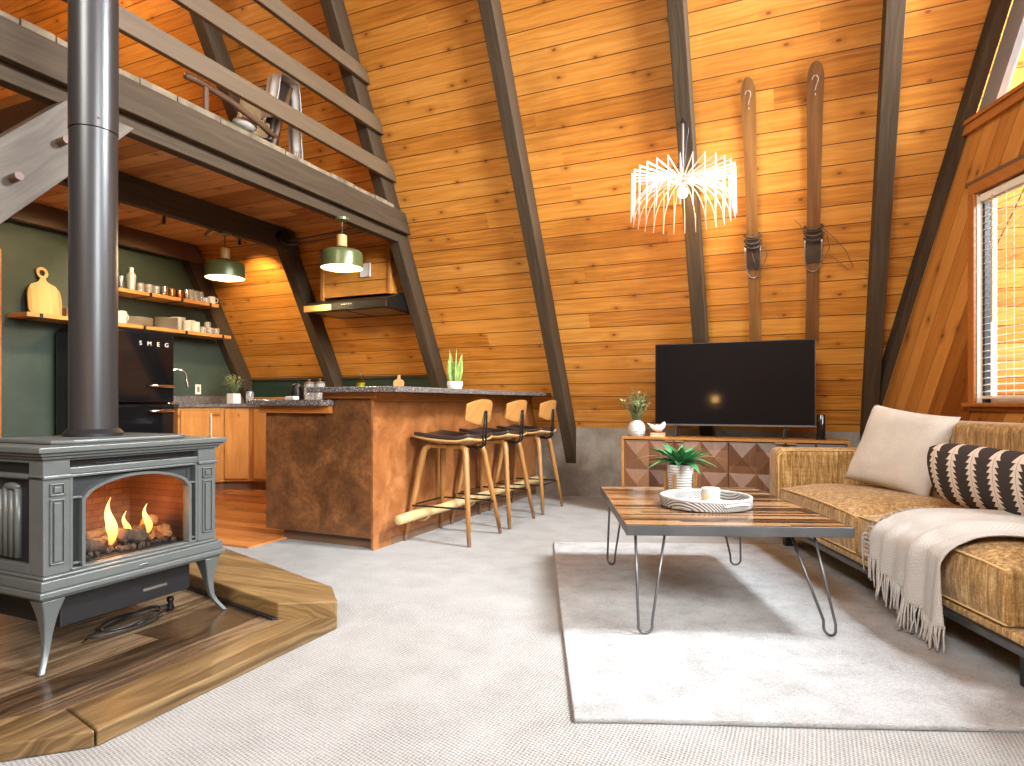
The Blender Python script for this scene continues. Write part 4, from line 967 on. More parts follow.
for i in range(3):
    lathe_thing('bowl', ('lowest', 'middle', 'topmost')[i] + ' of three pale bowls stacked behind cups on lower shelf', 'bowl', (XS - .06, 5.10, ZLs + .001 + i * .045), [(0, 0), (.035, 0), (.075, .05), (.078, .072), (.074, .072), (.070, .05), (.033, .006), (0, .006)], 'white_ceramic', 'nested bowls on the lower shelf')
for y, x, lab in ((5.115, .07, 'tall cream cup just right of the plate stacks'), (5.235, .05, 'tall cream cup left of the small clear tumblers')):
    lathe_thing('cup', lab, 'cup', (XS + x, y, ZLs + .001), mugP(.050, .12), 'cream_ceramic')
lathe_thing('cup', 'short cream cup stacked behind, left of clear tumblers', 'cup', (XS - .06, 5.27, ZLs + .001), mugP(.045, .15), 'cream_ceramic')
for i, (y, x) in enumerate(((5.335, .06), (5.385, -.03), (5.43, .06), (5.52, .06), (5.475, -.03))):
    lathe_thing('tumbler', ('leftmost front cut glass tumbler on the lower shelf', 'rear left cut glass tumbler on the lower shelf', 'middle front cut glass tumbler on lower shelf', 'rightmost cut glass tumbler at the lower shelf end', 'rear cut glass tumbler carrying another one on top')[i], 'glass', (XS + x, y, ZLs + .001), [(0, 0), (.033, 0), (.039, .075), (.036, .075), (.030, .008), (0, .008)], 'tumbler', 'cut tumblers on the lower shelf', 10)
for i, (y, x) in enumerate(((5.475, -.03), )):
    lathe_thing('tumbler', 'cut glass tumbler stacked on top of another, lower shelf end', 'glass', (XS + x, y, ZLs + .078), [(0, 0), (.033, 0), (.039, .075), (.036, .075), (.030, .008), (0, .008)], 'tumbler', None, 10)

# range hood and boxed duct
rh = thing('range_hood', 'slim dark steel range hood mounted between two rafters', 'range hood', (-4.1, 5.5, 2.0))
MB().prism([(5.24, 1.965), (5.24, 2.05), (5.60, 2.16), (5.74, 2.16), (5.84, 1.965)], 'x', -4.74, -3.70).build('canopy', 'black_metal', rh, world=True, bevel=.003)
MB().box((-4.74, 5.225, 1.965), (-4.38, 5.24, 2.03)).build('light_strip', 'brass', rh, world=True, bevel=.002)
mb = MB()
for k in range(5): mb.cyl((-4.25 + k * .03, 5.232, 2.02), (-4.25 + k * .03, 5.24, 2.02), .006, seg=8)
mb.build('buttons', 'white_ceramic', rh, world=True)
MB().box((-4.66, 5.29, 1.958), (-4.25, 5.72, 1.9645)).box((-4.2, 5.29, 1.958), (-3.76, 5.72, 1.9645)).build('filter', 'steel', rh, world=True)
db = thing('duct_box', 'plank box around the vent duct above range hood', 'duct box', (-4.2, 5.6, 2.2))
MB().prism([(5.50, 2.135), (5.50, 2.855), (yroof(2.855) - .003, 2.855), (yroof(2.17) - .003, 2.17)], 'x', -4.66, -3.80).build('boards', 'roof', db, world=True) if yroof(2.855) > 5.50 else MB().prism([(5.44, 2.14), (5.44, yroof(2.0) * 0 + ZW + (YW - 5.44) / K - .01), (yroof(2.165) - .005, 2.165)], 'x', -4.66, -3.80).build('boards', 'roof', db, world=True)
MB().box((-4.685, 5.42, 2.11), (-4.65, 5.455, 2.66)).build('corner_trim', 'oak_v', db, world=True); MB().box((-3.81, 5.42, 2.13), (-3.78, 5.455, 2.66)).build('corner_trim', 'oak_v', db, world=True)
th = thing('thermostat_plate', 'small square white plate on plank box above the hood', 'switch plate', (-4.09, 5.435, 2.40))
MB().box((-.075, -.012, -.075), (.045, -.001, .065)).build('plate', 'outlet', th, bevel=.002); MB().box((.04, -.02, -.075), (.06, -.001, .065)).build('cover', 'white_ceramic', th, bevel=.002)

# pendants
def pendant(loc, ztop, label):
    t = thing('pendant_lamp', label, 'pendant lamp', loc, group='green drum pendant lamps')
    dz = ztop - loc[2]
    MB().lathe([(0, dz), (.058, dz), (.058, dz - .022), (0, dz - .024)], seg=28).build('canopy', 'green_metal', t, smooth='auto')
    MB().cyl((0, 0, .28), (0, 0, dz - .024), .004, seg=8).build('cable', 'black', t)
    MB().cyl((0, 0, .185), (0, 0, .285), .043, seg=24).build('wood_sleeve', 'board_wood', t, bevel=.004, smooth='auto')
    for k in range(3):
        a = k * 2.1; MB().cyl((.02 * math.cos(a), .02 * math.sin(a), .155), (.02 * math.cos(a), .02 * math.sin(a), .186), .005, seg=8).build('spacer', 'black', t)
    sh_ = MB().lathe([(.0, .156), (.10, .156), (.150, .150), (.170, .135), (.176, .115), (.178, 0), (.175, 0), (.172, .113), (.165, .130), (.148, .145), (.10, .151), (0, .151)], seg=48).build('shade', 'green_metal', t, smooth='auto')
    MB().lathe([(.1738, .004), (.1715, .112), (.1645, .129), (.147, .1435), (.10, .1495), (0, .1495)], seg=48).build('shade_lining', 'lamp_white', t, smooth=True)
    MB().ball((0, 0, .075), .038, u=16, v=10).build('bulb', 'bulb_soft', t, smooth=True)
    lamp('pendant_light', (loc[0], loc[1], loc[2] + .03), 48, (1, .70, .36), .05)
    return t
pendant((-3.56, 4.39, 2.165), 2.599, 'sage green drum pendant lamp hanging over bar, right of two')
pendant((-4.965, 4.41, 2.195), 2.629, 'sage green drum pendant lamp by the kitchen shelves, left of two')
# track spots and wiring
tk = thing('spot_track', 'slim ceiling track of small cylinder spots in the kitchen', 'track light', (-5.45, 4.4, 2.84))
MB().box((-5.47, 3.4, 2.835), (-5.43, 5.2, 2.857)).build('track', 'black_metal', tk, world=True)
for (y, tx, ty) in ((3.68, -.8, 0), (4.13, -.1, 0), (4.66, -.5, -.6), (5.02, 0, .05)):
    p = Vector((-5.45, y, 2.77)); dr = Vector((tx, ty, -1)).normalized()
    MB().cyl((-5.45, y, 2.835), p, .006, seg=8).build('stem', 'black_metal', tk, world=True)
    MB().cyl(p - dr * .03, p + dr * .07, .027, seg=20).build('spot_head', 'chrome', tk, world=True, smooth='auto')
for (y, tx, ty) in ((3.68, -6.6, 3.6), (4.4, -6.6, 4.6), (5.0, -5.8, 6.0)):
    lamp('kitchen_spot', (-5.45, y, 2.66), 85, (1, .74, .42), .03, R(95), (tx, ty, 1.7))
cdt = tag(MB().tube([(-5.0, 5.14, 2.74), (-4.94, 5.12, 2.72), (-4.75, 5.13, 2.71), (-4.5, 5.15, 2.73), (-4.1, 5.17, 2.76), (-3.72, 5.17, 2.77)], .010, 8).tube([(-5.0, 5.14, 2.70), (-4.8, 5.12, 2.66), (-4.4, 5.14, 2.68), (-3.86, 5.16, 2.71)], .008, 8).build('conduit', 'raw_steel', smooth=True),
    'pair of bent metal conduit pipes between beams near the hood', 'conduit')
jb = tag(MB().cyl((-4.929, 5.10, 2.75), (-4.86, 5.10, 2.75), .085, .075, 28).build('junction_box', 'black_metal', bevel=.004, smooth='auto'), 'round black junction box at end of the middle tie beam', 'junction box')

# things on the bar and worktops
kt = thing('coffee_kettle', 'dark gooseneck kettle on the lower worktop', 'kettle', (-3.57, 3.86, 1.026))
MB().lathe([(0, 0), (.055, 0), (.06, .01), (.040, .10), (.036, .115), (.0, .118)], seg=28).build('body', 'black_metal', kt, smooth='auto')
MB().lathe([(.038, .1185), (.03, .126), (.008, .13), (.008, .142), (0, .144)], seg=20).build('lid', 'black_metal', kt, smooth='auto')
MB().tube([(-.045, 0, .03), (-.075, 0, .05), (-.08, 0, .10), (-.10, 0, .125)], [.008, .006, .005, .004], 8).build('spout', 'black_metal', kt, smooth=True)
MB().tube([(.04, 0, .108), (.075, 0, .11), (.08, 0, .08), (.07, 0, .03)], .006, 8).build('handle', 'oak', kt, smooth=True)
o = MB().box((-.045, -.03, 0), (.045, .03, .028)).build('butter_dish', 'wax', bevel=.008); o.location = (-3.47, 3.70, 1.026); tag(o, 'small pinkish dish before the glass jars on lower worktop', 'dish')
for (x, y, lab) in ((-3.43, 3.84, 'tall lidded glass jar near the dark kettle'), (-3.29, 3.80, 'tall lidded glass jar nearest the raised bar top')):
    t = thing('storage_jar', lab, 'jar', (x, y, 1.026), group='lidded glass jars')
    MB().lathe([(0, .002), (.036, .002), (.038, .01), (.038, .125), (.035, .125), (.035, .008), (0, .007)], seg=24).build('glass', 'tumbler', t, smooth='auto')
    MB().lathe([(0, .126), (.039, .126), (.039, .138), (.006, .142), (.012, .158), (0, .163)], seg=20).build('lid', 'wood_peg', t, smooth='auto')
ol = thing('oil_bottle', 'squat olive oil bottle on the raised bar top', 'bottle', (-3.00, 3.92, 1.114))
MB().lathe([(0, .001), (.032, .001), (.034, .006), (.034, .045), (.02, .06), (.010, .07), (.009, .10)], seg=20).build('bottle', 'oilglass', ol, smooth='auto')
MB().lathe([(0, .003), (.030, .003), (.031, .042), (0, .044)], seg=20).build('oil', 'leaf_snake', ol, smooth='auto')
MB().tube([(0, 0, .098), (0, 0, .115), (-.008, 0, .135)], [.009, .006, .003], 8).build('pourer', 'chrome', ol)
o = MB().prism([(-.038, 0), (.038, 0), (.040, .045), (.028, .06), (.012, .064), (.010, .095), (-.010, .095), (-.012, .064), (-.028, .06), (-.040, .045)], 'y', -.007, .007).build('serving_board', 'oak_v', bevel=.003)
o.location = (-2.66, 3.92, 1.1145); o.rotation_euler = (R(-6), 0, R(20)); tag(o, 'tiny paddle shaped wooden board standing on the bar top', 'board')
sn = thing('snake_plant', 'snake plant with upright striped leaves in low white pot on bar', 'plant', (-2.60, 4.66, 1.114))
MB().lathe([(0, 0), (.052, 0), (.068, .04), (.066, .07), (.061, .07), (.063, .045), (0, .03)], seg=28).build('pot', 'white_ceramic', sn, smooth='auto')
MB().lathe([(.0625, .058), (0, .062)], seg=20).build('soil', 'soil', sn)
random.seed(9)
for k in range(7):
    a = k * .9; MB().leaf((.024 * math.cos(a), .024 * math.sin(a), .058), (.19 * math.cos(a), .16 * math.sin(a), 1), random.uniform(.20, .30), .027, -.05, 7, up=Vector((math.sin(a), -math.cos(a), .1)), cup=.4).build('leaf', 'leaf_snake', sn, solid=.003)
# ------------------------------------------------------------------ media console, television and what stands there
CY0, CY1, CX0, CX1, CZ = 5.66, 6.07, -1.43, .41, .70
tv_c = thing('media_console', 'low walnut media console with pyramid carved doors below television', 'console', (-.51, 5.86, 0))
mb = MB().box((CX0, CY0 - .005, CZ - .022), (CX1, CY1, CZ)).box((CX0, CY0 - .005, .12), (CX0 + .022, CY1, CZ - .022)).box((CX1 - .022, CY0 - .005, .12), (CX1, CY1, CZ - .022)).box((CX0, CY0 - .005, .12), (CX1, CY1, .14))
mb.build('case', 'oak', tv_c, world=True, bevel=.002)
MB().box((CX0 + .022, CY1 - .02, .14), (CX1 - .022, CY1 - .01, CZ - .022)).build('back', 'walnut', tv_c, world=True)
W = (CX1 - CX0 - .044) / 4
for k in range(4):
    x0 = CX0 + .022 + k * W + .003; x1 = x0 + W - .006; z0, z1 = .145, CZ - .030
    dr = MB().box((x0, CY0 + .012, z0), (x1, CY0 + .03, z1)).build('door', 'walnut', tv_c, world=True)
    mb = MB(); tx = (x1 - x0) / 2; tz = (z1 - z0) / 2
    for i in range(2):
        for j in range(2):
            a, b = x0 + i * tx, z0 + j * tz; yb = CY0 + .0125; cx_, cz_ = a + tx / 2, b + tz / 2
            ox = tx * .0; mb.verts([(a, yb, b), (a + tx, yb, b), (a + tx, yb, b + tz), (a, yb, b + tz), (cx_, yb - .030, cz_)], [(0, 1, 4), (1, 2, 4), (2, 3, 4), (3, 0, 4)])
    mb.build('carved_panel', 'walnut', tv_c, world=True)
for x in (CX0 + .022 + W, CX0 + .022 + 3 * W):
    for s in (-1, 1): MB().box((x + s * .006 if s > 0 else x - .08, CY0 - .018, CZ - .036), (x + .08 if s > 0 else x - .006, CY0 + .012, CZ - .026)).build('pull', 'brass', tv_c, world=True)
for x in (CX0 + .12, CX1 - .12):
    for y in (CY0 + .06, CY1 - .06): MB().cyl((x, y, .12), (x, y, .0005), .022, .014, 12).build('leg', 'oak_v', tv_c, world=True)
tv = thing('television', 'large black flat television on the walnut console', 'television', (-.505, 5.80, CZ + .0005))
TL = R(-.6)
o = MB().box((-1.155, 5.795, .803), (.165, 5.815, 1.536)).box((-.95, 5.815, .86), (-.85, 5.83, 1.30)).build('body', 'black', tv, world=True, bevel=.003); o.rotation_euler = (TL, 0, 0)
o = MB().box((-1.147, 5.7925, .818), (.157, 5.7948, 1.529)).build('screen', 'screen', tv, world=True); o.rotation_euler = (TL, 0, 0)
o = MB().box((-1.156, 5.7920, .803), (.166, 5.7942, .8165)).build('bezel_strip', 'raw_steel', tv, world=True); o.rotation_euler = (TL, 0, 0)
for x in (-.96, -.07):
    MB().tube([(x, 5.81, .825), (x - .01, 5.72, .708), (x - .012, 5.70, .7075)], .006, 8).tube([(x, 5.81, .825), (x + .01, 5.84, .708), (x + .012, 5.86, .7075)], .006, 8).build('foot', 'black', tv, world=True)
rt = thing('speaker_tower', 'slim black cylindrical speaker at right end of the console', 'speaker', (.205, 5.82, CZ + .0005))
MB().lathe([(0, 0), (.040, 0), (.040, .012), (.032, .016), (.032, .2), (.028, .208), (0, .21)], seg=28).build('body', 'black_gloss', rt, smooth='auto')
random.seed(31)
def pot_vase(t): MB().lathe([(0, 0), (.060, 0), (.074, .015), (.080, .05), (.078, .09), (.060, .125), (.036, .142), (.030, .146), (.026, .14), (0, .12)], seg=36).build('vase', 'pot_ribbed', t, smooth='auto')
sprig_plant('vase_plant', 'round white vase of olive sprigs on left end of the console', 'plant', (-1.325, 5.80, CZ + .0005), pot_vase, 30, .42, .14, 'leaf_pale', .060, .014, pt=.13)
for i, (z, m_, lab) in enumerate(((CZ + .0005, 'book_yellow', 'small yellow book, lower of the two beneath the bird'), (CZ + .0185, 'book_red', 'small rust red book directly beneath the white bird'))):
    t = thing('book', lab, 'book', (-1.13, 5.80, z), .05 * i, group='books under the bird figurine')
    MB().box((-.062, -.045, 0), (.062, .045, .003)).box((-.062, -.045, .014), (.062, .045, .017)).box((-.062, -.045, .003), (-.058, .045, .014)).build('cover', m_, t); MB().box((-.0575, -.042, .0032), (.059, .042, .0138)).build('pages', 'paper', t)
bd = thing('bird_figurine', 'small white ceramic bird on the two little books', 'figurine', (-1.13, 5.80, CZ + .036))
pts = [(-.095, 0, .085), (-.07, 0, .066), (-.04, 0, .045), (-.01, 0, .038), (.022, 0, .040), (.045, 0, .060), (.056, 0, .082), (.062, 0, .098)]
MB().tube(pts, [.004, .011, .027, .036, .034, .024, .019, .008], 16).build('body', 'white_ceramic', bd, smooth=True)
MB().cyl((.068, 0, .086), (.088, 0, .087), .006, .001, 8).build('beak', 'black', bd)

# ------------------------------------------------------------------ skis hung on the plank wall
def ski(X, ztop, mat, label, w_, L=2.28, flip=1):
    y = yroof(ztop); t = thing('wooden_ski', label, 'ski', (X, y, ztop), group='pair of old wooden skis')
    # local frame on the slope: e1 = +X, e2 = down the slope, e3 = inward
    e2 = Vector((0, CS, -SN)); e3 = Vector((0, -SN, -CS)); e1 = Vector((1, 0, 0))
    def Q(a, s_, n_): return e1 * a + e2 * s_ + e3 * n_
    prof = []
    N = 40
    for i in range(N + 1):
        s_ = L * (i / N) ** 1.8
        if s_ < .13: hw_ = w_ * math.sqrt(max(0, 1 - (1 - s_ / .13) ** 2.3))
        else: hw_ = w_ * (1 - .16 * math.sin(math.pi * min(1, (s_ - .13) / (L - .13)) * .9))
        prof.append((s_, max(.004, hw_)))
    lift = lambda s_: .016 + .05 * max(0, (.28 - s_) / .28) ** 2
    mb = MB(); rows = []
    for s_, hw_ in prof:
        n0 = lift(s_); tk_ = .011 + .008 * math.exp(-((s_ - 1.25) / .35) ** 2)
        rows.append([mb.bm.verts.new(Q(a, s_, n_)) for a, n_ in ((-hw_, n0), (hw_, n0), (hw_, n0 + tk_), (0, n0 + tk_ + .003), (-hw_, n0 + tk_))])
    for A, B in zip(rows, rows[1:]):
        for k in range(5): mb.bm.faces.new((A[k], A[(k + 1) % 5], B[(k + 1) % 5], B[k]))
    mb.bm.faces.new(rows[0]); mb.bm.faces.new(rows[-1][::-1])
    MB().box((0, 0, 0), (0, 0, 0)) if False else None
    # use slope-aligned material: grain along the ski
    mb.build('ski_board', mat, t, smooth='auto')
    # painted question-mark like mark near the tip
    pts = [Q(.020 * math.cos(a_) - .002, .125 + .030 * math.sin(a_) * -1, lift(.12) + .0175) for a_ in [R(170 - 200 * i / 8) for i in range(9)]] + [Q(.004, .170, .0385), Q(-.002, .195, .0365)]
    MB().tube(pts, .0028, 5).tube([Q(0, .215, .0345), Q(.002, .228, .0335)], .0035, 5).build('painted_mark', 'paint_mark', t)
    # binding: toe iron, leather straps, heel spring, laces
    b0 = 1.18
    nt = .036
    MB().box((-w_ * .95, -.0, 0), (w_ * .95, .25, .012), Matrix(((1, 0, 0, 0), (0, e2.y, e3.y, 0), (0, e2.z, e3.z, 0), (0, 0, 0, 1))) @ Matrix.Translation((0, b0 + .04, nt))).build('foot_plate', 'bind', t)
    mb = MB()
    for k, (ss, hh_) in enumerate(((b0, .05), (b0 + .05, .06), (b0 + .09, .045))):
        mb.tube([Q(-w_ * 1.05, ss, .02), Q(-w_ * 1.15, ss, .04), Q(-w_ * .7, ss + .01, .03 + hh_), Q(0, ss + .012, .045 + hh_), Q(w_ * .7, ss + .01, .03 + hh_), Q(w_ * 1.15, ss, .04), Q(w_ * 1.05, ss, .02)], .010, 8)
    mb.build('toe_strap', 'bind', t, smooth=True)
    mb = MB(); mb.tube([Q(-w_ * 1.1, b0 + .08, .045), Q(-w_ * 1.1, b0 + .22, .045), Q(-w_ * .95, b0 + .32, .045), Q(-w_ * .5, b0 + .36, .045), Q(0, b0 + .37, .045), Q(w_ * .5, b0 + .36, .045), Q(w_ * .95, b0 + .32, .045), Q(w_ * 1.1, b0 + .22, .045), Q(w_ * 1.1, b0 + .08, .045)], .0055, 8)
    mb.build('heel_spring', 'steel', t, smooth=True)
    mb = MB()
    mb.tube([Q(w_, b0 + .03, .05), Q(w_ * 1.8, b0 + .08, .055), Q(w_ * 2.1, b0 + .18, .05), Q(w_ * 1.5, b0 + .27, .05), Q(w_ * .8, b0 + .30, .05)], .0035, 6)
    if flip > 0:
        mb.tube([Q(-w_, b0 + .05, .05), Q(-w_ * 1.8, b0 - .03, .05), Q(-w_ * 2.4, b0 - .06, .05)], .003, 6)
        mb.tube([Q(w_ * 1.1, b0 + .02, .05), Q(w_ * 2.6, b0 + .10, .05), Q(w_ * 4.2, b0 + .22, .04), Q(w_ * 5.2, b0 + .36, .03), Q(w_ * 4.6, b0 + .38, .03), Q(w_ * 3.2, b0 + .30, .03), Q(w_ * 2.0, b0 + .24, .04)], .003, 6)
    else:
        mb.tube([Q(-w_ * .2, b0 + .12, .06), Q(w_ * .1, b0 + .2, .06), Q(w_ * .6, b0 + .28, .06)], .004, 6)
    mb.build('laces', 'cord', t, smooth=True)
    # hanging nail and peg touching the wall
    MB().cyl(Q(0, .09, -.001), Q(0, .09, .03), .004, seg=8).build('nail', 'black_metal', t); MB().cyl(Q(0, 1.5, -.001), Q(0, 1.5, .02), .004, seg=8).build('nail', 'black_metal', t)
    return t
ski(-.312, 3.44, 'ski1', 'old brown wooden ski on the plank wall, shorter and nearer the chandelier', .052, 2.16, -1)
ski(.142, 3.455, 'ski2', 'darker old wooden ski on the plank wall, nearer the corner rafter', .056, 2.18, 1)

# ------------------------------------------------------------------ ring chandelier
ch = thing('chandelier', 'large ring chandelier of thin white wooden fins hanging from rafter', 'chandelier', (-.773, 4.93, 2.60))
NF = 28
for k in range(NF):
    a = 2 * math.pi * (k + .5) / NF; m4 = Matrix.Rotation(a, 4, 'Z'); t_ = .0022
    outer = [(.052, .118), (.385, .165), (.392, -.205)]
    curve = [(.392 - .33 * (1 - math.cos(math.pi / 2 * i / 9)), -.205 + .300 * math.sin(math.pi / 2 * i / 9)) for i in range(1, 10)]
    out_l = outer + curve
    inn = [(.075, .108), (.371, .149), (.377, -.145)] + [(.376 - .301 * (1 - math.cos(math.pi / 2 * i / 9)), -.145 + .2455 * math.sin(math.pi / 2 * i / 9)) for i in range(1, 10)]
    inn[-1] = (.070, .1030)
    n = len(out_l); mb = MB()
    vs = []
    for y in (-t_, t_):
        for pl in (out_l, inn):
            for r_, z in pl: vs.append(m4 @ Vector((r_, y, z)))
    fs = []
    for i in range(n):
        j = (i + 1) % n
        fs += [(i, j, n + j, n + i), (2 * n + i, 3 * n + i, 3 * n + j, 2 * n + j), (i, 2 * n + i, 2 * n + j, j), (n + i, n + j, 3 * n + j, 3 * n + i)]
    mb.verts(vs, fs).build('fin', 'white_paint', ch)
MB().lathe([(.0, .125), (.060, .125), (.060, .117), (0, .117)], seg=28).lathe([(.0, .098), (.078, .098), (.078, .090), (0, .090)], seg=28).build('hub', 'white_paint', ch, smooth='auto')
MB().cyl((0, 0, .045), (0, 0, .10), .020, seg=16).build('socket', 'white_ceramic', ch)
MB().ball((0, 0, .005), .040, (1, 1, 1.1), 20, 12).build('bulb', 'bulb', ch, smooth=True)
MB().cyl((0, 0, .125), (0, 0, .53), .011, seg=10).build('cord', 'steel', ch)
MB().tube([(0, .04, .56), (0, -.005, .56), (0, -.012, .535), (0, 0, .525)], .006, 8).cyl((0, .055, .56), (0, .03, .56), .016, seg=12).build('hook', 'black_metal', ch, smooth='auto')
pts = [Vector((.0, -.002, .54)), Vector((.035, -.01, .52)), Vector((.045, -.01, .47)), Vector((.03, 0, .40)), Vector((.022, 0, .30)), Vector((.014, 0, .22)), Vector((.004, 0, .13))]
MB().tube(pts, .004, 6).build('swag_cable', 'black', ch, smooth=True)
lamp('chandelier_light', (-.773, 4.93, 2.52), 26, (1, .66, .34), .06)

# ------------------------------------------------------------------ rug, coffee table
rgo = MB(); 
o = MB().prism([(.09, 1.985), (.30, 1.992), (.9, 1.99), (1.5, 1.998), (2.15, 1.99), (2.15, 4.50), (1.2, 4.515), (.06, 4.50), (.07, 3.2)], 'z', .0005, .018).build('area_rug', 'rug', bevel=.006)
o.rotation_euler = (0, 0, PA); tag(o, 'large cream shag rug under the coffee table', 'rug')
TA0, TA1, TB0, TB1, TZ = .35, 1.311, 2.755, 4.04, .472
ct = thing('coffee_table', 'low coffee table of reclaimed wood strips with steel hairpin legs', 'coffee table', PW((TA0 + TA1) / 2, (TB0 + TB1) / 2, .018), PA)
hx_, hy_ = (TA1 - TA0) / 2, (TB1 - TB0) / 2; tz = TZ - .018
MB().box((-hx_ + .004, -hy_ + .004, tz - .036), (hx_ - .004, hy_ - .004, tz)).build('tabletop', 'table_wood', ct)
mb = MB()
for lo, hi in (((-hx_, -hy_, tz - .040), (hx_, -hy_ + .004, tz + .001)), ((-hx_, hy_ - .004, tz - .040), (hx_, hy_, tz + .001)), ((-hx_, -hy_, tz - .040), (-hx_ + .004, hy_, tz + .001)), ((hx_ - .004, -hy_, tz - .040), (hx_, hy_, tz + .001)), ((-hx_, -hy_, tz - .042), (hx_, -hy_ + .03, tz - .037)), ((-hx_, hy_ - .03, tz - .042), (hx_, hy_, tz - .037))): mb.box(lo, hi)
mb.build('steel_rim', 'raw_steel', ct, bevel=.001)
ctr = Vector(((TA0 + TA1) / 2, (TB0 + TB1) / 2, 0))
for (A_, B_, f_) in (((.395, 2.80), (.525, 2.81), (.425, 2.715)), ((1.160, 2.80), (1.10, 2.92), (1.195, 2.73)), ((1.165, 3.86), (1.03, 3.86), (1.150, 3.895)), ((.385, 3.80), (.455, 3.72), (.400, 3.865))):
    A = Vector((*A_, 0)) - ctr; B = Vector((*B_, 0)) - ctr; F_ = Vector((*f_, 0)) - ctr; A.z = B.z = tz - .042
    dv = (Vector((B.x - A.x, B.y - A.y, 0))).normalized() * .030
    A2 = F_ - dv + Vector((0, 0, .06)); B2 = F_ + dv + Vector((0, 0, .06))
    pts = [A, A.lerp(A2, .5), A2] + [F_ - dv * math.cos(a_) + Vector((0, 0, .034 - .027 * math.sin(a_))) for a_ in [R(10 + 160 * i / 6) for i in range(7)]] + [B2, B2.lerp(B, .5), B]
    MB().tube(pts, .0062, 8).build('leg', 'raw_steel', ct, smooth=True)
    MB().box((min(A.x, B.x) - .02, min(A.y, B.y) - .02, tz - .0455), (max(A.x, B.x) + .02, max(A.y, B.y) + .02, tz - .0425)).build('mounting_plate', 'raw_steel', ct)
# tray and planter
def PT(a, b, z=TZ + .0015): return PW(a * .966, b * .966, z)
ty_ = thing('woven_tray', 'round whitewashed woven tray on the coffee table', 'tray', PT(.852, 3.42), PA)
TRr = .228
MB().lathe([(0, 0), (TRr - .02, 0), (TRr - .004, .004), (TRr, .012), (TRr, .046), (TRr - .010, .050), (TRr - .014, .046), (TRr - .014, .010), (0, .008)], seg=64).build('basket', 'tray', ty_, smooth='auto')
MB().tube([(math.cos(a_) * (TRr - .006), math.sin(a_) * (TRr - .006), .050) for a_ in [2 * math.pi * i / 64 for i in range(64)]], .008, 8, closed=True).build('rim', 'tray_rim', ty_, smooth=True)
for ca in (R(-62), R(118)):
    pts = [(math.cos(ca + d_) * (TRr + .012 * math.cos(d_ * 5)), math.sin(ca + d_) * (TRr + .012), .028 + .010 * math.cos(d_ * 4)) for d_ in [R(-20 + 40 * i / 10) for i in range(11)]]
    MB().tube(pts, .006, 8).build('handle', 'tray_rim', ty_, smooth=True)
cd = thing('candle_jar', 'cream candle in frosted jar standing in the woven tray', 'candle', PT(.885, 3.44, TZ + .0102))
MB().lathe([(0, 0), (.044, 0), (.046, .004), (.046, .048), (0, .0485)], seg=32).build('sand_base', 'sand', cd, smooth='auto'); MB().lathe([(.0465, .049), (.0465, .080), (.042, .082), (.0, .074)], seg=32).build('wax', 'wax', cd, smooth='auto')
for k, (a, b) in enumerate(((.845, 3.31), (.895, 3.305), (.872, 3.35))):
    o = MB().ball((0, 0, 0), .021).build('wooden_bead', 'white_ceramic', smooth=True); o.location = PT(a, b, TZ + .031); tag(o, ('left white round bead before the candle', 'right white round bead before the candle', 'rear white round bead, closest to the candle')[k], 'bead', 'white beads in the tray')
bk = thing('bead_garland', 'coil of small grey and white beads inside the woven tray', 'garland', PT(.775, 3.45, TZ + .0102), PA)
mb = MB(); 
for i in range(60):
    t = i / 59; a_ = t * 4.2 * math.pi; r_ = .035 + .08 * t
    mb.ball((r_ * math.cos(a_) * .95, r_ * math.sin(a_), .0075), .007, u=8, v=6)
mb.build('beads', 'tray_rim', bk, smooth=True)
pl = thing('potted_succulent', 'spiky green plant in white ribbed pot on brass and wood stand', 'plant', PT(.80, 3.80), PA + .2)
for k in range(4):
    a_ = R(45 + 90 * k); MB().box((-.008, -.008, 0), (.008, .008, .13), Matrix.Translation((.088 * math.cos(a_), .088 * math.sin(a_), 0)) @ Matrix.Rotation(a_, 4, 'Z')).build('stand_leg', 'brass', pl)
MB().box((-.088, -.006, .012), (.088, .006, .022), Matrix.Rotation(R(45), 4, 'Z')).box((-.088, -.006, .012), (.088, .006, .022), Matrix.Rotation(R(-45), 4, 'Z')).build('stand_cross', 'brass', pl)
MB().lathe([(0, .023), (.064, .023), (.070, .03), (.074, .178), (.069, .178), (.066, .165), (0, .162)], seg=40).build('pot', 'pot_ribbed', pl, smooth='auto')
MB().lathe([(.067, .164), (0, .168)], seg=24).build('soil', 'soil', pl)
random.seed(17)
for k in range(30):
    a_ = k * 2.4; el = .25 + 1.1 * (k / 30); L_ = random.uniform(.16, .21) * (1.0 if k < 20 else .85)
    MB().leaf((.02 * math.cos(a_), .02 * math.sin(a_), .178), (math.cos(a_), math.sin(a_), el), L_, .025, .85 if k < 12 else .45, 7, cup=.5).build('leaf', 'leaf_dark', pl)
for a_ in (2.9, 5.9, .1):
    MB().leaf((.02 * math.cos(a_), .02 * math.sin(a_), .178), (math.cos(a_), math.sin(a_), .9), .27, .006, 1.3, 8).build('leaf', 'leaf_pale', pl)

# ------------------------------------------------------------------ sofa (own frame: x = across/depth, y = along)
SO = PW(1.62, 3.37, .0); so = thing('sofa', 'mustard tan woven sofa with dark metal base along boarded wall', 'sofa', SO, PA)
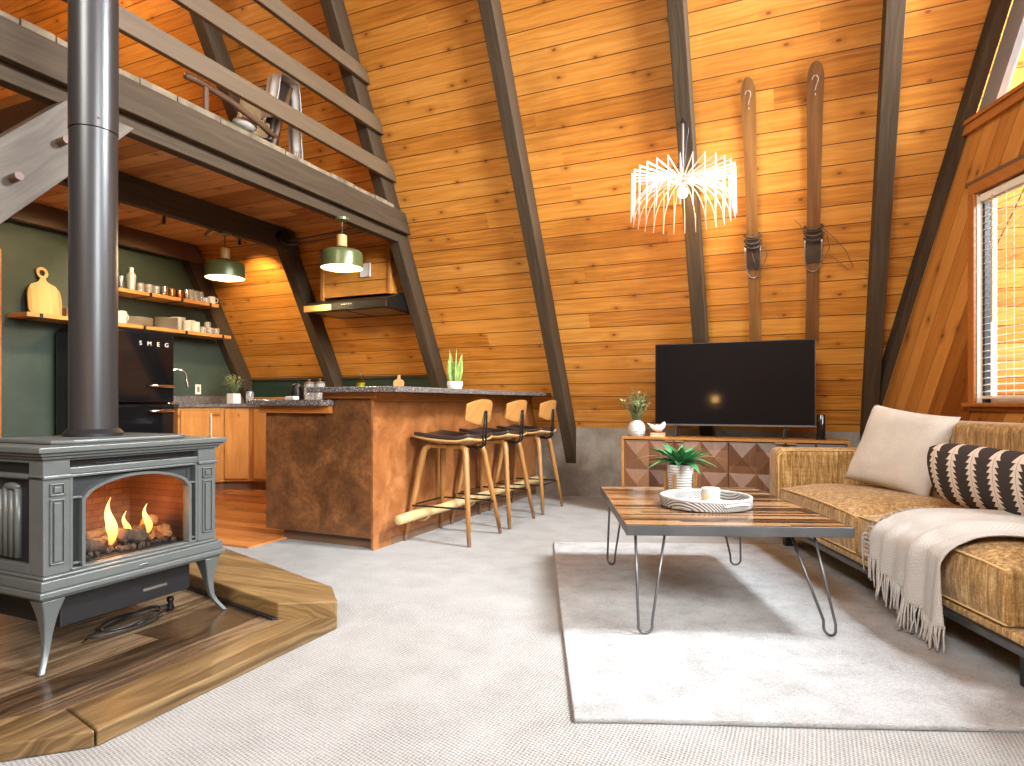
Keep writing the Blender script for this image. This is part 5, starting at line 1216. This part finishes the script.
# local: x 0 front .. .98 back ; y along -1.33..1.33
yL = 1.33
def rbox(lo, hi, name, bev=.03, mat='sofa', crown=0.0, par=so, nsub=14):
    mb = MB(); lo = Vector(lo); hi = Vector(hi); d_ = hi - lo
    mb.box(lo, hi)
    if crown:
        bmesh.ops.subdivide_edges(mb.bm, edges=mb.bm.edges[:], cuts=nsub, use_grid_fill=True)
        for v in mb.bm.verts:
            u = (v.co.x - lo.x) / d_.x; vv = (v.co.y - lo.y) / d_.y; ww = (v.co.z - lo.z) / d_.z
            k = (max(0, 1 - (2 * u - 1) ** 4)) * (max(0, 1 - (2 * vv - 1) ** 4))
            v.co.z += crown * k * max(0, ww) ** 2
            if ww > .0: v.co.x -= .014 * math.sin(math.pi * ww) * (1 if u < .01 else 0) * (1 - (2 * vv - 1) ** 4)
    o_ = mb.build(name, mat, par, bevel=bev, bseg=4, smooth='auto'); return o_
zf, zc_, za_ = .165, .415, .685
# base frame
mb = MB().box((.0, -yL, .135), (.035, yL, .163)).box((.93, -yL, .135), (.965, yL, .163)).box((.0, -yL, .135), (.96, -yL + .035, .163)).box((.0, yL - .035, .135), (.96, yL, .163))
mb.build('base_frame', 'raw_steel', so, bevel=.003)
for (x, y) in ((.06, 1.10), (.90, 1.10), (.06, -1.10), (.90, -1.10)): MB().prism([(x - .03, y - .025), (x + .03, y - .025), (x + .03, y + .025), (x - .03, y + .025)], 'z', .0185 if x < .5 else .0185, .134).build('leg', 'black', so, bevel=.003)
rbox((.012, -yL + .01, .164), (.965, yL - .01, .20), 'deck', .012)
ar = rbox((.0, 1.135, .2005), (.93, 1.33, za_), 'arm', .045)
ar2 = rbox((.0, -1.33, .2005), (.93, -1.135, za_), 'arm', .045)
def piping_rect(pts, par, r=.005):
    MB().tube(pts, r, 6, closed=True).build('piping', 'piping', par, smooth=True)
for y, s, pa in ((1.143, 1, ar), (-1.143, -1, ar2)):
    e = .03
    piping_rect([(.012, y, .25), (.006, y, za_ - .055), (.045, y, za_ - .012), (.89, y, za_ - .012), (.92, y, .3), (.5, y, .215), (.04, y, .215)], pa)
rbox((.70, -1.130, .2005), (.965, 1.130, .895), 'back', .05)
for (y0, y1) in ((.045, 1.128), (-1.045, .035)):
    c_ = rbox((.010, y0 + .004, .203), (.700, y1 - .004, zc_), 'seat_cushion', .022, crown=.065)
    ins = .010
    piping_rect([(.012, y0 + .012, zc_ - .008)] + [(.008 - .004 * math.sin(math.pi * i / 10), y0 + .012 + (y1 - y0 - .024) * i / 10, zc_ - .004 + .012 * math.sin(math.pi * i / 10)) for i in range(1, 10)] + [(.012, y1 - .012, zc_ - .008), (.35, y1 - .010, zc_ + .0), (.69, y1 - .012, zc_ - .008), (.69, y0 + .012, zc_ - .008), (.35, y0 + .010, zc_)], c_)
    piping_rect([(.008, y0 + .010, .215), (.008, y1 - .010, .215), (.69, y1 - .010, .215), (.69, y0 + .010, .215)], c_, .004)

def pillow_grid(w_, h_, th, ear=.10, n=22):
    def f(u, v, s):
        a = 2 * u - 1; b = 2 * v - 1
        px = a * w_ / 2 * (1 - ear * (1 - abs(b) ** 2.0) * abs(a) ** 2 * .6); py = b * h_ / 2 * (1 - ear * (1 - abs(a) ** 2.0) * abs(b) ** 2 * .6)
        t_ = th / 2 * (max(0, (1 - a ** 4)) * max(0, (1 - b ** 4))) ** .55
        wr = .006 * math.sin(a * 9 + b * 4) * (abs(a) ** 3) + .004 * math.sin(b * 13 - a * 3) * abs(b) ** 2
        return (px, s * (t_ + wr * (1 if t_ > .004 else 0)), py)
    mb = MB(); mb.grid(lambda u, v: f(u, v, 1), n, n); mb.grid(lambda u, v: f(u, v, -1), n, n)
    bmesh.ops.remove_doubles(mb.bm, verts=mb.bm.verts, dist=.0006)
    return mb
sp = pillow_grid(.53, .52, .17).build('throw_pillow', 'linen', smooth=True)
pb_ = PW(2.14, 3.95, .72); sp.location = pb_
sp.rotation_euler = (R(-22), R(8), PA + R(-62))
tag(sp, 'square cream linen cushion leaning in the sofa corner', 'cushion')
def bolster():
    mb = MB(); N, Mv = 26, 28; rows = []
    for i in range(N + 1):
        t = i / N; x = -.36 + .72 * t; e = abs(2 * t - 1)
        k = (1 - .22 * e ** 5)
        row = []
        for j in range(Mv):
            a_ = 2 * math.pi * j / Mv; ca, sa = math.cos(a_), math.sin(a_)
            ry = .085 * (1 - e ** 8) ** .5 + .004; rz_ = .165 * k
            row.append(mb.bm.verts.new((x, ry * (abs(ca) ** .9) * (1 if ca > 0 else -1), rz_ * (abs(sa) ** .85) * (1 if sa > 0 else -1))))
        rows.append(row)
    for A, B in zip(rows, rows[1:]):
        for j in range(Mv): mb.bm.faces.new((A[j], A[(j + 1) % Mv], B[(j + 1) % Mv], B[j]))
    mb.bm.faces.new(rows[0]); mb.bm.faces.new(rows[-1][::-1]); return mb
bo = bolster().build('lumbar_pillow', 'bolster', smooth=True)
bo.location = PW(2.105, 3.06, .632); bo.rotation_euler = (R(18), R(3), PA + R(-78))
tag(bo, 'long charcoal and cream zigzag patterned cushion on the sofa', 'cushion')

# throw: draped sheet over seat and front edge, local to sofa frame
thr = thing('throw_blanket', 'ivory knitted throw with tassels draped over the seat front', 'blanket', SO, PA)
def seat_h(x, y):      # crowned seat height
    y0, y1 = ((.049, 1.124) if y > .04 else (-1.041, .031))
    u = (x - .01) / .69; v = (y - y0) / (y1 - y0)
    return zc_ + .065 * max(0, 1 - (2 * u - 1) ** 4) * max(0, 1 - (2 * v - 1) ** 4)
def throw_pt(u, v):
    # u across (0 = far side y+, 1 = near), v from back of seat (0) to hem (1)
    yf = (-.27 + .02) - u * .56; yb = -.42 - u * .62
    dfar = .11; dnear = .265; drop = dfar + (dnear - dfar) * min(1, u * 1.25)
    Ltop = .62; s_ = v * (Ltop + drop + .03)
    fold = (.034 + .022 * math.sin(u * 19 + v * 3.0) + .012 * math.sin(u * 34 + v * 6 + 1)) * (.5 + .5 * v)
    if s_ < Ltop - .03:
        x = .62 - s_ ; y = yb + (yf - yb) * (s_ / Ltop); z = seat_h(x, y) + .007 + fold * .7
    elif s_ < Ltop + .04:
        t = (s_ - (Ltop - .03)) / .07; x = .03 - .065 * math.sin(t * math.pi / 2) ; z = zc_ + .011 - .055 * (1 - math.cos(t * math.pi / 2)); y = yf; z += fold * (1 - t) * .7; x -= fold * t * .8
    else:
        d_ = s_ - (Ltop + .04); x = -.035 - fold * .8; z = zc_ - .044 - d_; y = yf - d_ * .10 * (1 - u)
    return (x, y, z)
MB().grid(throw_pt, 60, 60).build('blanket', 'throw', thr, smooth=True, solid=.006)
mb = MB(); random.seed(4)
for k in range(74):
    u = (k + random.uniform(-.3, .3)) / 73; u = min(1, max(0, u)); p = Vector(throw_pt(u, 1)); L_ = random.uniform(.10, .145)
    if p.z - L_ < .03: L_ = p.z - .03
    q_ = [p + Vector((0, 0, .012))]; dx, dy = random.uniform(-.010, .006), random.uniform(-.012, .012)
    for i in range(1, 5): q_.append(p + Vector((dx * i / 2 + random.uniform(-.002, .002) - .004, dy * i / 4 * 1.3, -L_ * i / 4)))
    mb.tube(q_, [.0035, .0038, .0034, .0034, .0042], 6)
for k in range(16):   # tassels spilling at the far upper corner
    v = .60 + .4 * k / 15; p = Vector(throw_pt(0, v)); L_ = random.uniform(.04, .075)
    mb.tube([p, p + Vector((-.012, .025, .004)), p + Vector((-.016, .036, -.02)), p + Vector((-.012, .036 + random.uniform(-.01, .01), -.02 - L_))], .0034, 6)
mb.build('fringe', 'throw', thr, smooth=True)

# ------------------------------------------------------------------ chair up in the loft
lc = thing('loft_armchair', 'dark wooden armchair seen through the loft railing', 'chair', (-4.35, 4.10, 2.931), 0)
ZF = 2.931
MB().tube([(-4.12, 3.30, ZF + .50), (-4.12, 3.42, ZF + .51), (-4.12, 3.70, ZF + .49), (-4.14, 4.05, ZF + .44), (-4.16, 4.25, ZF + .40)], .026, 8).build('arm', 'wood_peg', lc, world=True, smooth=True)
MB().tube([(-4.68, 3.30, ZF + .50), (-4.68, 3.42, ZF + .51), (-4.68, 3.70, ZF + .49), (-4.66, 4.05, ZF + .44), (-4.64, 4.25, ZF + .40)], .026, 8).build('arm', 'wood_peg', lc, world=True, smooth=True)
for (x, y, z) in ((-4.12, 3.48, .49), (-4.68, 3.48, .49)): MB().cyl((x, y, ZF), (x, y, ZF + z), .022, seg=10).build('leg', 'wood_peg', lc, world=True)
for x in (-4.16, -4.64): MB().tube([(x, 4.35, ZF), (x, 4.18, ZF + .25), (x, 4.30, ZF + .60), (x, 4.42, ZF + .92)], .022, 8).build('back_post', 'wood_peg', lc, world=True, smooth=True)
MB().box((-4.66, 3.46, ZF + .24), (-4.14, 4.16, ZF + .29)).build('seat_frame', 'wood_peg', lc, world=True, bevel=.01)
MB().box((-4.62, 3.45, ZF + .292), (-4.18, 4.14, ZF + .37)).build('seat_cushion', 'blanket', lc, world=True, bevel=.03, bseg=3, smooth='auto')
MB().hexa([(-4.64, 4.16, ZF + .36), (-4.16, 4.16, ZF + .36), (-4.16, 4.28, ZF + .34), (-4.64, 4.28, ZF + .34), (-4.64, 4.30, ZF + .95), (-4.16, 4.30, ZF + .95), (-4.16, 4.42, ZF + .95), (-4.64, 4.42, ZF + .95)]).build('back_cushion', 'leather', lc, world=True, bevel=.025, bseg=3, smooth='auto')
lt = thing('loft_throw', 'white fringed throw hanging over back of the loft armchair', 'blanket', (-4.2, 4.5, ZF + .9))
def lth(u, v):
    x = -4.12 - .16 * u; s_ = v
    if s_ < .35: y = 4.27 - .10 * (1 - s_ / .35); z = ZF + .98 - .42 * (1 - s_ / .35)
    elif s_ < .5: y = 4.27 + (s_ - .35) / .15 * .21; z = ZF + .985 + .01 * math.sin((s_ - .35) / .15 * math.pi)
    else: y = 4.48 + .05 * (s_ - .5) / .5; z = ZF + .98 - (s_ - .5) / .5 * .60
    return (x + .008 * math.sin(v * 12), y + .012 * math.sin(u * 9), z)
MB().grid(lth, 12, 40).build('cloth', 'linen', lt, world=True, smooth=True, solid=.008)
mb = MB()
for k in range(12):
    p = Vector(lth(k / 11, 1)); mb.tube([p, p + Vector((0, .004, -.09))], .005, 5)
mb.build('fringe', 'linen', lt, world=True)
o = MB().ball((0, 0, 0), .085, (1, 1.3, .55)).build('scatter_cushion', 'linen', smooth=True); o.location = (-4.25, 3.98, ZF + .43)
tag(o, 'small crumpled white cushion on the loft armchair seat', 'cushion')

# ------------------------------------------------------------------ lamp behind the viewpoint (mirrored in the television)
lp = thing('floor_lamp', 'floor lamp whose warm bare bulb glows in the television reflection', 'floor lamp', (-1.30, -.35, .0005))
MB().lathe([(0, 0), (.13, 0), (.13, .015), (.02, .03), (.011, .04)], seg=32).build('base', 'black_metal', lp, smooth='auto')
MB().cyl((0, 0, .03), (0, 0, 1.12), .009, seg=12).build('pole', 'black_metal', lp)
MB().cyl((0, 0, 1.10), (0, 0, 1.16), .02, seg=16).build('socket', 'brass', lp)
MB().ball((0, 0, 1.20), .045, u=20, v=12).build('bulb', emis('lamp_bulb', (1, .55, .16), 170), lp, smooth=True)

lg2 = thing('loft_fill_lamp', 'unseen globe lamp added high over the loft, above the picture edge', 'lamp', (-6.0, 3.2, 5.2))  # unseen lamp, added to warm the loft planks
MB().ball((0, 0, 0), .13, u=28, v=16).build('globe', emis('globe', (1, .72, .4), 6), lg2, smooth=True)
MB().cyl((0, 0, .12), (0, 0, ZW + (YW - 3.2) / K - 5.2 - .002), .005, seg=8).build('cable', 'black', lg2)
lamp('loft_fill_light', (-6.0, 3.2, 5.02), 75, (1, .66, .32), .12)
